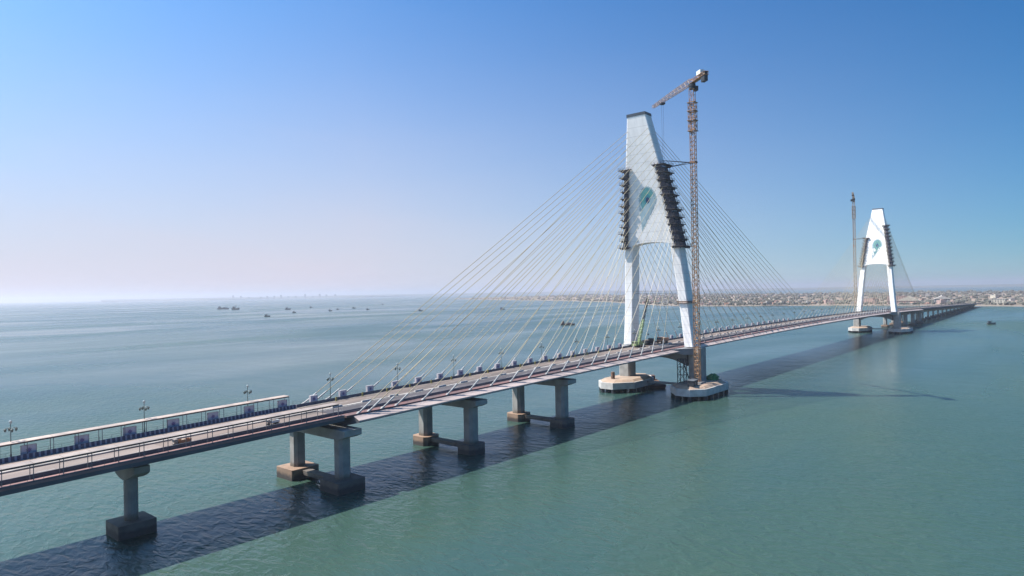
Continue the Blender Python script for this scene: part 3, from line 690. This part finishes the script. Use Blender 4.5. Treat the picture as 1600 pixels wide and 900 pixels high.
def tower_crane(label, base, ztop, az, jib, cjib, mm, mj, tie_to, tie_z, width=2.2):
    bx, by, bz = base
    t = thing('tower_crane', label, 'crane', base)
    mb = MB(); mb.box(-2.6,2.6,-2.6,2.6,0,0.8); mb.build('base_block', M['conc'], t)
    H = ztop-bz; n = int((H-22)/6.0); sec = None; hs = (H-22-0.8)/n
    for i in range(n):
        if sec is None:
            b = MB(); lattice(b,(0,0,0),(0,0,hs),width,width,width,width,3,0.17,0.10,Vector((1,0,0))); sec = b.mesh('mast_section', mm)
        link('mast_section', sec, t, (0,0,0.8+i*hs))
    z0 = 0.8+n*hs
    b = MB(); lattice(b,(0,0,z0),(0,0,H-3),width,width,width,width,7,0.13,0.08,Vector((1,0,0))); b.build('top_section', mm, t)
    b = MB(); lattice(b,(0,0,z0-1),(0,0,z0+12.5),width+0.9,width+0.9,width+0.9,width+0.9,6,0.16,0.10,Vector((1,0,0)))
    w = width/2+0.9
    for zz in (z0-1, z0+4, z0+8.5, z0+12.5):
        for (xa,xb,ya,yb) in ((-w,w,-w,-w+0.8),(-w,w,w-0.8,w),(-w,-w+0.8,-w+0.81,w-0.81),(w-0.8,w,-w+0.81,w-0.81)): b.box(xa,xb,ya,yb,zz-0.12,zz+0.1)
    b.build('climbing_cage', mm, t)
    b = MB(); b.tube((0,0,H-3),(0,0,H-1.9),1.5,12); b.tube((0,0,H-1.9),(0,0,H-0.6),1.7,12); b.build('slewing_ring', M['darksteel'], t)
    ca, sa = math.cos(az), math.sin(az); P = lambda l, q, z: (l*ca-q*sa, l*sa+q*ca, z)
    b = MB(); lattice(b,P(0.5,0,H+0.7),P(jib*0.45,0,H+0.6),1.9,2.5,1.7,2.1,10,0.14,0.085); lattice(b,P(jib*0.45,0,H+0.6),P(jib,0,H+0.3),1.7,2.1,1.3,1.1,11,0.13,0.08); b.build('jib', mj, t)
    b = MB(); lattice(b,P(-0.5,0,H+0.5),P(-cjib,0,H+0.5),2.0,1.5,2.0,1.5,5,0.14,0.09)
    q = [P(l,w_,0) for l, w_ in ((0,-1.2),(-cjib,-1.2),(-cjib,1.2),(0,1.2))]
    b.hexa([(x,y,H-0.34) for x,y,_ in q]+[(x,y,H-0.24) for x,y,_ in q]); b.build('counter_jib', mm, t)
    for k in range(3):
        q = [P(-cjib+0.4+k*1.1+l,w_,0) for l, w_ in ((0,-0.9),(0.9,-0.9),(0.9,0.9),(0,0.9))]
        b = MB(); b.hexa([(x,y,H-3.0) for x,y,_ in q]+[(x,y,H+1.3) for x,y,_ in q]); b.build('counterweight', M['darksteel'], t)
    q = [P(l,w_,0) for l, w_ in ((-cjib*0.72,-1.0),(-cjib*0.45,-1.0),(-cjib*0.45,1.0),(-cjib*0.72,1.0))]
    b = MB(); b.hexa([(x,y,H+1.35) for x,y,_ in q]+[(x,y,H+3.2) for x,y,_ in q]); b.build('winch_house', M['crane_white'], t)
    q = [P(l,w_,0) for l, w_ in ((-0.6,-3.0),(1.6,-3.0),(1.6,-1.35),(-0.6,-1.35))]
    b = MB(); b.hexa([(x,y,H-3.6) for x,y,_ in q]+[(x,y,H-1.4) for x,y,_ in q]); c = b.build('operator_cab', M['darksteel'], t)
    q = [P(l,w_,0) for l, w_ in ((1.61,-2.9),(1.66,-2.9),(1.66,-1.45),(1.61,-1.45))]
    b = MB(); b.hexa([(x,y,H-3.2) for x,y,_ in q]+[(x,y,H-1.6) for x,y,_ in q]); b.build('window', M['glass'], c)
    l = jib*0.74
    q = [P(l+a,w_,0) for a, w_ in ((-1.2,-1.1),(1.2,-1.1),(1.2,1.1),(-1.2,1.1))]
    b = MB(); b.hexa([(x,y,H-1.5) for x,y,_ in q]+[(x,y,H-0.6) for x,y,_ in q]); tr = b.build('trolley', M['darksteel'], t)
    b = MB()
    for w_ in (-0.5,0.5): b.tube(P(l,w_,H-1.5),P(l,w_*0.6,H-55),0.045,4)
    b.build('hoist_rope', M['darksteel'], tr)
    b = MB(); b.box(*(lambda c: (c[0]-0.5,c[0]+0.5,c[1]-0.5,c[1]+0.5))(P(l,0,0)),H-56.6,H-55); b.tube(P(l,0,H-58),P(l,0,H-56.6),0.18,6); b.build('hook_block', M['orange'], tr)
    # tie to the pylon
    zt = tie_z-bz; w = width/2+0.35
    for zz in (zt,):
        b = MB()
        for (xa,xb,ya,yb) in ((-w,w,-w,-w+0.3),(-w,w,w-0.3,w),(-w,-w+0.3,-w+0.31,w-0.31),(w-0.3,w,-w+0.31,w-0.31)): b.box(xa,xb,ya,yb,zz-0.35,zz+0.35)
        b.build('tie_collar', M['rust'], t)
        b = MB(); tv = [Vector(q)-Vector(base) for q in tie_to]; sy = 1 if tv[0].y > 0 else -1
        for q in tv: b.tube((-w,sy*w,zz),q,0.14,5)
        for q in tv: b.tube((w,sy*w,zz),q,0.14,5)
        b.build('tie_strut', M['darksteel'], t)
    return t
zt = 112.0; xc = lerp(XC,zt); yo = lerp(YO,zt)
tower_crane('tall orange lattice tower crane rising beside the nearer pylon', (-8.3,-23.3,6.3), 149.4, math.atan2(0.80,0.60), 42.5, 13.5, M['crane'], M['crane_pale'],
            [(xc-2.5,-yo-1.2,zt+1.2),(xc+2.5,-yo-1.2,zt-1.5)], 111.5)
zt = 104.0; xc = 500-lerp(XC,zt)
tower_crane('hazy brown tower crane standing left of the farther pylon', (513.0,23.4,6.3), 150.5, math.atan2(-146,-800)+0.02, 46.0, 17.0, M['crane_grey'], M['crane_grey'],
            [(xc-2.5,yo+1.6,zt+0.5),(xc+2.5,yo+1.6,zt-0.5)], 104.0)

# ------------------------------------------------------------------ work site around the nearer pylon
t = thing('mobile_crane', 'lime green mobile crane with raised boom on the deck between the pylon legs', 'mobile crane', (-11.0,6.5,ZR(-11)), R(0))
b = MB(); b.box(-4.6,4.6,-1.25,1.25,0.9,1.5); b.box(-4.6,-2.6,-1.2,1.2,1.5,2.9); b.build('carrier', M['lime'], t)
b = MB(); b.box(-4.64,-4.0,-1.0,1.0,2.0,2.75); b.build('windscreen', M['glass'], t)
b = MB(); b.box(-1.6,2.4,-1.2,1.2,1.55,2.7); b.box(-1.2,0.6,-1.3,-0.35,2.7,3.6); b.build('turntable', M['lime'], t)
for x in (-3.6,-1.2,1.4,3.4):
    for s in (-1,1):
        b = MB(); b.tube((x,s*0.95,0.55),(x,s*1.32,0.55),0.55,12); b.build('wheel', M['black'], t)
p0, p1 = Vector((1.0,0.4,2.6)), Vector((6.0,0.3,12.5)); p2 = Vector((10.5,0.2,24.0))
b = MB(); lattice(b,p0,p0.lerp(p2,0.5),1.2,1.2,1.1,1.1,7,0.16,0.10); b.tube(p0,p0.lerp(p2,0.5),0.26,6); b.build('boom', M['lime'], t)
b = MB(); lattice(b,p0.lerp(p2,0.5),p2,1.0,1.0,0.7,0.7,8,0.12,0.08); b.tube(p0.lerp(p2,0.5),p2,0.26,6); b.build('boom_extension', M['darksteel'], t)
b = MB(); b.tube(p2,(p2.x,p2.y,6.0),0.04,4); b.box(p2.x-0.3,p2.x+0.3,p2.y-0.3,p2.y+0.3,5.2,6.0); b.build('hook_line', M['darksteel'], t)

def truck(name, label, cat, loc, rz, body, load, sc=1.0):
    t = thing(name, label, cat, loc, rz); t.scale = (sc,sc,sc)
    b = MB(); b.box(-3.6,3.6,-1.1,1.1,0.75,1.05); b.build('chassis', M['black'], t)
    b = MB(); b.hexa([(2.0,-1.15,1.05),(3.7,-1.15,1.05),(3.7,1.15,1.05),(2.0,1.15,1.05),(2.0,-1.1,2.9),(3.3,-1.1,2.9),(3.3,1.1,2.9),(2.0,1.1,2.9)]); c = b.build('cab', body, t)
    b = MB(); b.hexa([(3.66,-1.0,1.95),(3.70,-1.0,1.95),(3.70,1.0,1.95),(3.66,1.0,1.95),(3.40,-0.95,2.7),(3.44,-0.95,2.7),(3.44,0.95,2.7),(3.40,0.95,2.7)]); b.build('windscreen', M['glass'], c)
    b = MB(); b.box(-3.6,1.8,-1.2,1.2,1.05,1.2)
    for a in ((-3.6,1.8,-1.2,-1.1),(-3.6,1.8,1.1,1.2),(-3.6,-3.5,-1.09,1.09),(1.7,1.8,-1.09,1.09)): b.box(*a,1.2,2.3)
    b.build('tipper_body', load, t)
    b = MB(); b.blob((-0.9,0,1.9),1.2,0.55); b.build('load', M['foundtop'], t)
    for x in (-2.6,-1.3,2.7):
        for s in (-1,1):
            b = MB(); b.tube((x,s*0.8,0.5),(x,s*1.12,0.5),0.5,12); b.build('wheel', M['black'], t)
    return t
truck('tipper_truck', 'orange tipper truck parked on the deck between the pylon legs', 'truck', (13,5.6,ZR(13)), R(180), M['orange'], M['orange'], 1.15)
truck('tipper_truck', 'dark tipper truck on the deck just right of the green mobile crane', 'truck', (1.0,7.6,ZR(1)), R(0), M['darksteel'], M['darksteel'], 1.1)
truck('pickup_truck', 'small white pickup truck on the near carriageway of the viaduct', 'truck', (-239.5,-7.0,ZR(-239.5)), R(180), M['roof2'], M['orange'], 0.52)
truck('pickup_truck', 'white pickup truck under the near canopy just before the joint', 'truck', (-216.5,-5.0,ZR(-216.5)), R(180), M['roof2'], M['crane_white'], 0.45)

# steel trestle, site cabin, green tarpaulin heap and moored barge at the foundations
t = thing('steel_trestle', 'dark steel access trestle standing on the near foundation left of the leg', 'trestle', (-10.5,-16.4,6.3))
for x, y in ((-1.6,-1.6),(1.6,-1.6),(1.6,1.6),(-1.6,1.6)):
    b = MB(); b.tube((x,y,-0.1),(x,y,11.5),0.2,6); b.build('leg', M['darksteel'], t)
for k in range(3):
    b = MB(); z = 0.4+3.8*k
    for (x,y),(x2,y2) in (((-1.6,-1.6),(1.6,-1.6)),((1.6,-1.6),(1.6,1.6)),((1.6,1.6),(-1.6,1.6)),((-1.6,1.6),(-1.6,-1.6))):
        b.tube((x,y,z),(x2,y2,z+3.4),0.11,5); b.tube((x,y,z+3.4),(x2,y2,z+3.4),0.11,5)
    b.build('brace', M['darksteel'], t)
b = MB(); b.tube((1.6,0,9.5),(8.0,0,0.4),0.28,6); b.build('raking_strut', M['darksteel'], t)
t = thing('site_cabin', 'dark site cabin and stores on the near foundation at the foot of the trestle', 'cabin', (-16.5,-24.5,5.9), R(8))
b = MB(); b.box(-3.2,3.2,-1.4,1.4,0.3,2.9); b.build('body', M['darksteel'], t)
b = MB(); b.hexa([(-3.4,-1.6,2.9),(3.4,-1.6,2.9),(3.4,1.6,2.9),(-3.4,1.6,2.9),(-3.4,-1.6,3.0),(3.4,-1.6,3.0),(3.4,1.6,3.25),(-3.4,1.6,3.25)]); b.build('roof', M['steel'], t)
b = MB(); b.box(-1.0,0.0,-1.46,-1.41,0.3,2.4); b.build('door', M['steel'], t)
t = thing('tarpaulin_heap', 'green tarpaulin heap on the near foundation right of the column', 'tarpaulin', (7.5,-24.0,5.9))
b = MB(); q = random.Random(3); b.blob((0,0,1.0),3.0,0.75,q,12,8); b.blob((2.6,0.8,0.7),1.9,0.7,q,10,6); b.build('cover', M['green'], t)
b = MB(); b.box(-3.4,4.6,-2.6,2.6,-0.02,0.25); b.build('pallet_base', M['plank'], t)
t = thing('flat_barge', 'low rusty brown work barge moored behind the far foundation', 'barge', (14.0,12.6,0), R(40))
b = MB(); b.loft([[(-12,-4,-0.5),(11,-4,-0.5),(11,4,-0.5),(-12,4,-0.5)],[(-13.5,-4.4,1.9),(12.5,-4.4,1.9),(12.5,4.4,1.9),(-13.5,4.4,1.9)]]); b.build('hull', M['boat_brown'], t)
b = MB(); b.box(-11,9,-3.9,3.9,1.9,2.1); b.build('deck', M['rust'], t)
b = MB(); b.box(4.0,8.0,-2.4,2.4,2.1,4.6); b.build('deckhouse', M['boat_brown'], t)
t = thing('storage_drum', 'rusty brown cylinder standing on the far foundation left of the column', 'tank', (-15.5,19.0,6.25))
b = MB(); b.tube((0,0,0),(0,0,3.4),1.0,12); b.build('shell', M['rust'], t)
b = MB(); b.tube((0,0,3.4),(0,0,3.7),0.95,12,0.3); b.build('lid', M['rust'], t)

# ------------------------------------------------------------------ boats
def hull_mb(Lh, wd, ht, sheer=0.5):
    b = MB(); rings = []
    for i in range(11):
        t = i/10; x = -Lh/2+Lh*t; w = wd/2*(math.sin(math.pi*min(1,0.32+t*0.68))**0.55 if t < 0.99 else 0.05); up = sheer*ht*((t-0.4)**2)*2.2
        w = max(w, 0.05)
        rings.append([(x,-w*0.55,-0.4),(x,w*0.55,-0.4),(x,w*0.9,ht*0.5),(x,w,ht+up),(x,w*0.9,ht+up),(x,w*0.85,ht*0.75),(x,-w*0.85,ht*0.75),(x,-w*0.9,ht+up),(x,-w,ht+up),(x,-w*0.9,ht*0.5)])
    b.loft(rings); return b
def fishing_boat(x, y, Lb, rz, hullm, label, group=None):
    Lb *= 1.15
    t = thing('fishing_boat', label, 'boat', (x,y,0), rz, group); wd = Lb*0.30
    hull_mb(Lb, wd, Lb*0.20).build('hull', hullm, t)
    b = MB(); b.box(-Lb*0.38,-Lb*0.06,-wd*0.34,wd*0.34,Lb*0.12,Lb*0.40); b.build('cabin', M['boat_dark'] if hullm is M['boat_dark'] else M['boat_brown'], t)
    b = MB(); b.box(-Lb*0.41,-Lb*0.03,-wd*0.40,wd*0.40,Lb*0.40,Lb*0.44); b.build('cabin_roof', M['boat_dark'] if hullm is M['boat_dark'] else M['boat_pale'], t)
    b = MB(); b.tube((Lb*0.05,0,Lb*0.08),(Lb*0.05,0,Lb*0.70),Lb*0.014,5); b.tube((Lb*0.05,0,Lb*0.64),(-Lb*0.3,0,Lb*0.46),Lb*0.007,4); b.build('mast', M['darksteel'], t)
    return t
def barge(x, y, Lb, rz, label, hm, dm):
    t = thing('work_barge', label, 'barge', (x,y,0), rz); wd = Lb*0.30
    hull_mb(Lb, wd, Lb*0.09, 0.3).build('hull', hm, t)
    b = MB(); b.box(-Lb*0.42,-Lb*0.22,-wd*0.3,wd*0.3,Lb*0.07,Lb*0.22); b.box(-Lb*0.38,-Lb*0.26,-wd*0.22,wd*0.22,Lb*0.22,Lb*0.28); b.build('deckhouse', dm, t)
    for k in range(3):
        b = MB(); b.box(-Lb*0.14+k*Lb*0.16,-Lb*0.02+k*Lb*0.16,-wd*0.28,wd*0.28,Lb*0.07,Lb*(0.15+0.03*(k % 2))); b.build('hatch', hm, t)
    b = MB(); b.tube((Lb*0.34,0,Lb*0.08),(Lb*0.34,0,Lb*0.36),Lb*0.009,5); b.tube((Lb*0.34,0,Lb*0.20),(Lb*0.16,0,Lb*0.33),Lb*0.008,5); b.build('derrick', M['darksteel'], t)
    return t
barge(506,416,22,R(-50),'brown work barge on the water seen through the left cable fan',M['boat_brown'],M['boat_brown'])
barge(1050,2600,46,R(-42),'long dark ship far off on the open water at the left',M['boat_dark'],M['boat_dark'])
fishing_boat(1003,2400,26,R(-48),M['boat_dark'],'small dark boat just right of the long far ship')
fishing_boat(566,1383,12,R(-40),M['boat_dark'],'dark fishing boat nearest to us on the open water left of the cables')
fishing_boat(1042,2078,17,R(-45),M['boat_dark'],'dark fishing boat upper left of a pair on the open water')
fishing_boat(791,1626,10,R(-60),M['boat_dark'],'dark fishing boat lower right of a pair on the open water')
fishing_boat(709,-86.5,8.5,R(-60),M['boat_dark'],'lone dark fishing boat on the water right of the far viaduct')
for q_, (x, y, l) in enumerate(((1272,2281,10),(956,1681,10),(1072,1805,9),(1212,1902,11),(1088,1656,9),(1798,2461,9))):
    fishing_boat(x,y,l,R(rnd.uniform(-80,10)),M['boat_dark'],'tiny dark fishing boat, %s from the left in the scattered row left of the cables' % ordinal(q_),'tiny boats on the open water left of the cables')
fishing_boat(1010,1304,11,R(-30),M['boat_dark'],'small dark fishing boat on the water behind the lowest left cables')
fishing_boat(1149,1104,13,R(-40),M['boat_pale'],'pale fishing boat on the far water behind the middle of the left cable fan')

# ------------------------------------------------------------------ far shore
shore = [(1430,-900),(1480,-400),(1495,-78),(1530,0),(1545,120),(1560,260),(1552,389),(1500,520),(1488,640),(1560,800),(1720,960),(1900,1120),(2150,1360),(2450,1800),(2850,2480),(3700,3900)]
back = [(5200,3900),(5000,2100),(4300,900),(4000,-100),(4000,-900)]
NS = 26
mb = MB()
def shore_at(t):
    k = t*(len(shore)-1); i = min(int(k), len(shore)-2); f = k-i
    a, b = shore[i], shore[i+1]; return (a[0]+(b[0]-a[0])*f, a[1]+(b[1]-a[1])*f)
def back_at(t):
    k = (1-t)*(len(back)-1); i = min(int(k), len(back)-2); f = k-i
    a, b = back[i], back[i+1]; return (a[0]+(b[0]-a[0])*f, a[1]+(b[1]-a[1])*f)
NU, NV = 60, 24; jr = random.Random(11)
def land_h(v): return -0.8 if v == 0 else 2.0+5.0*min(1,v*3)
grid = []
for i in range(NU+1):
    t = i/NU; s, bk = shore_at(t), back_at(t)
    for j in range(NV+1):
        v = (j/NV)**1.8
        x = s[0]+(bk[0]-s[0])*v; y = s[1]+(bk[1]-s[1])*v
        jx = jr.uniform(-14,14) if j == 0 else 0
        z = -1.0 if j in (0, NV) else (1.2 if j == 1 else 2.0+4.0*min(1,v*4)+jr.uniform(-0.5,1.5))
        grid.append((x+jx,y+jx,z))
mb.v = grid
for i in range(NU):
    for j in range(NV):
        a = i*(NV+1)+j; mb.cur = 1 if j < 2 else 0; mb.face((a,a+NV+1,a+NV+2,a+1))
tag(mb.build('island_land', [M['sand'],M['beach']]), 'low sandy scrub covered shore beyond the bridge', None, None, 'structure')
def land_xy(t, depth):
    s, bk = shore_at(t), back_at(t); l = math.hypot(bk[0]-s[0], bk[1]-s[1])
    return s[0]+(bk[0]-s[0])*depth/l, s[1]+(bk[1]-s[1])*depth/l
# scrub and trees that read as one mass
mb = MB(); jr = random.Random(5)
for k in range(3600):
    t = jr.random()**0.9; dep = 25+2600*jr.random()**1.6
    x, y = land_xy(t, dep); r = jr.uniform(2.5,6.5)*(1+dep/2600)
    mb.blob((x,y,3.0+r*0.4+min(3,dep/300)), r, jr.uniform(0.5,0.9), jr, 5, 3)
tag(mb.build('scrub_foliage', M['scrub']), 'hazy dark scrub and trees scattered over the far shore', 'trees', None, 'stuff')
# houses of the far town
protos = []
def house_mesh(w, dpt, st, wallm, kind):
    b = MB(); h = 3.3*st
    b.cur = 0; b.box(-w/2,w/2,-dpt/2,dpt/2,-1.5,h)
    b.cur = 1
    if kind == 0: b.box(-w/2-0.3,w/2+0.3,-dpt/2-0.3,dpt/2+0.3,h,h+0.5)
    else: 
        z = h; b.loft([[(-w/2-0.5,-dpt/2-0.5,z),(w/2+0.5,-dpt/2-0.5,z),(w/2+0.5,dpt/2+0.5,z),(-w/2-0.5,dpt/2+0.5,z)],[(-w/2-0.5,-0.1,z+dpt*0.28),(w/2+0.5,-0.1,z+dpt*0.28),(w/2+0.5,0.1,z+dpt*0.28),(-w/2-0.5,0.1,z+dpt*0.28)]])
    b.cur = 0
    if kind == 0: b.box(-w*0.3,-w*0.02,-dpt*0.25,dpt*0.25,h+0.5,h+3.0)
    b.cur = 2
    for s in range(st):
        n = max(2, int(w/3.4))
        for i in range(n):
            x = -w/2+(i+0.5)*w/n; z = 3.3*s+1.2
            b.box(x-0.6,x+0.6,-dpt/2-0.05,-dpt/2+0.1,z,z+1.3)
        n = max(2, int(dpt/3.4))
        for i in range(n):
            y = -dpt/2+(i+0.5)*dpt/n; z = 3.3*s+1.2; b.box(-w/2-0.05,-w/2+0.1,y-0.6,y+0.6,z,z+1.3)
    roofm = HW[2] if kind == 0 and wallm is not HW[2] else (HW[4] if kind == 1 else HW[3])
    return b.mesh('house', [wallm, roofm, M['glass']])
names = ['pinkish','cream','whitewashed','grey','terracotta']
for i, w in enumerate(HW):
    protos.append((house_mesh(12,10,2,w,0), names[i], 'flat roofed')); protos.append((house_mesh(16,9,1,w,1), names[i], 'low pitched roof')); protos.append((house_mesh(18,12,3,w,0), names[i], 'three storey'))
jr = random.Random(21); cnt = 0; placed = []
while cnt < 270:
    t = jr.uniform(0.02,0.80)**0.9; dep = 45+1500*jr.random()**2.0
    x, y = land_xy(t, dep)
    if any((x-a)**2+(y-b)**2 < 22**2 for a, b in placed): continue
    if abs(y) < 22 and x < 1600: continue
    placed.append((x,y)); me, nm, kd = protos[jr.choice([0,0,0,3,3,6,6,1,4,2,5,8,9,10,12,13])]
    o = link('house', me, None, (x,y,3.2+min(3.0,dep/350)), jr.uniform(-0.6,0.9)); q = jr.uniform(0.65,1.15); o.scale = (q,q,q*jr.uniform(0.65,1.0))
    pv_ = Vector((x-CX, y-CY, 4-CZ)); pxx = 800+F*pv_.dot(rx)/pv_.dot(d)
    zone = ('behind the left cables' if pxx < 975 else 'between the nearer pylon legs' if pxx < 1075 else 'behind the main span cables' if pxx < 1230
            else 'left of the farther pylon' if pxx < 1345 else 'between the farther pylon legs' if pxx < 1400 else 'behind the far viaduct' if pxx < 1525 else 'right of the far viaduct')
    row = 'on the far waterfront' if dep < 130 else 'in the hazy mid town' if dep < 500 else 'at the far town edge'
    tag(o, '%s %s house %s, %s' % (nm, kd, row, zone), 'house', '%s %s houses %s, %s' % (nm, kd, row, zone)); cnt += 1
def block(name, label, cat, x, y, w, dpt, st, rz, wm, roofm, pitched=False, z=4.0):
    t = thing(name, label, cat, (x,y,z), rz); h = 3.4*st
    b = MB(); b.box(-w/2,w/2,-dpt/2,dpt/2,-2,h); wl = b.build('wall', wm, t)
    b = MB()
    if pitched: b.loft([[(-w/2-1,-dpt/2-1,h),(w/2+1,-dpt/2-1,h),(w/2+1,dpt/2+1,h),(-w/2-1,dpt/2+1,h)],[(-w/2-1,-0.2,h+dpt*0.22),(w/2+1,-0.2,h+dpt*0.22),(w/2+1,0.2,h+dpt*0.22),(-w/2-1,0.2,h+dpt*0.22)]])
    else: b.box(-w/2-0.4,w/2+0.4,-dpt/2-0.4,dpt/2+0.4,h,h+0.8)
    b.build('roof', roofm, t)
    for s in range(st):
        n = int(dpt/5)
        for i in range(n):
            yy = -dpt/2+(i+0.5)*dpt/n; b = MB(); b.box(-w/2-0.06,-w/2+0.1,yy-1.1,yy+1.1,3.4*s+1.0,3.4*s+2.6); b.build('window', M['glass'], t)
    return t
block('apartment_block','pink apartment block behind the far viaduct, left of the white hall','building',1720,190,20,44,5,R(5),HW[0],HW[0])
block('apartment_block','pale pink block beside the pink apartment block on the far shore','building',1700,255,20,30,4,R(-4),HW[0],HW[2])
block('hall','large hall with white pitched roof beyond the end of the far viaduct','building',1700,85,60,34,3,R(8),HW[3],HW[2],True)
block('long_shed','long pink shed left of the white hall on the far shore','building',1640,150,16,52,2,R(3),HW[0],HW[1],True)
block('cream_block','cream two storey block on the shore right of the viaduct end','building',1590,-40,18,26,3,R(-6),HW[1],HW[2])
# far low coast and its faint masts
mb = MB(); pts = []
for i in range(41):
    a = R(24+ (73-24)*i/40); rr = 14000+1200*math.sin(i*0.7)
    pts.append((rr*math.cos(a), rr*math.sin(a)))
for (x,y),(x2,y2) in zip(pts[:-1],pts[1:]):
    mb.hexa([(x,y,-2),(x2,y2,-2),(x2*1.15,y2*1.15,-2),(x*1.15,y*1.15,-2),(x*1.002,y*1.002,14),(x2*1.002,y2*1.002,14),(x2*1.14,y2*1.14,45),(x*1.14,y*1.14,45)])
tag(mb.build('far_coast_terrain', M['coast']), 'faint low coast along the horizon', None, None, 'structure')
mb = MB(); pts = []
for i in range(31):
    a = R(-40+(26+40)*i/30); rr = 12000+500*math.sin(i*0.9)
    pts.append((rr*math.cos(a), rr*math.sin(a)))
for (x,y),(x2,y2) in zip(pts[:-1],pts[1:]):
    mb.hexa([(x,y,-2),(x2,y2,-2),(x2*1.2,y2*1.2,-2),(x*1.2,y*1.2,-2),(x*1.002,y*1.002,10),(x2*1.002,y2*1.002,10),(x2*1.18,y2*1.18,34),(x*1.18,y*1.18,34)])
tag(mb.build('hill_terrain', M['coast']), 'low hazy land rising behind the far town', None, None, 'structure')
jr = random.Random(8); tw = None
for i in range(14):
    a = R(64.0-0.62*i-jr.uniform(0,0.35)); rr = 14300; h = jr.uniform(35,95)
    t = thing('distant_tower', 'faint distant tower on the left horizon, %s of the row from the left' % ordinal(i), 'tower', (rr*math.cos(a),rr*math.sin(a),10), 0, 'faint towers on the far left horizon')
    b = MB(); b.box(-14,14,-14,14,0,h*0.8); b.build('shaft', M['coast'], t); b = MB(); b.tube((0,0,h*0.8),(0,0,h),4,6,1); b.build('spire', M['coast'], t)

# ------------------------------------------------------------------ haze
hz = bpy.data.materials.new('sea_haze'); hz.use_nodes = True; n = hz.node_tree
for q in list(n.nodes):
    if q.type == 'BSDF_PRINCIPLED': n.nodes.remove(q)
pv = n.nodes.new('ShaderNodeVolumePrincipled'); pv.inputs['Color'].default_value = (0.93,0.89,0.98,1); pv.inputs['Density'].default_value = 0.000095
pv.inputs['Anisotropy'].default_value = 0.5
n.links.new(pv.outputs['Volume'], n.nodes['Material Output'].inputs['Volume'])
mb = MB(); mb.box(-30500,30500,-30500,30500,-3.5,165); tag(mb.build('haze', hz), 'pale sea haze', None, None, 'stuff')
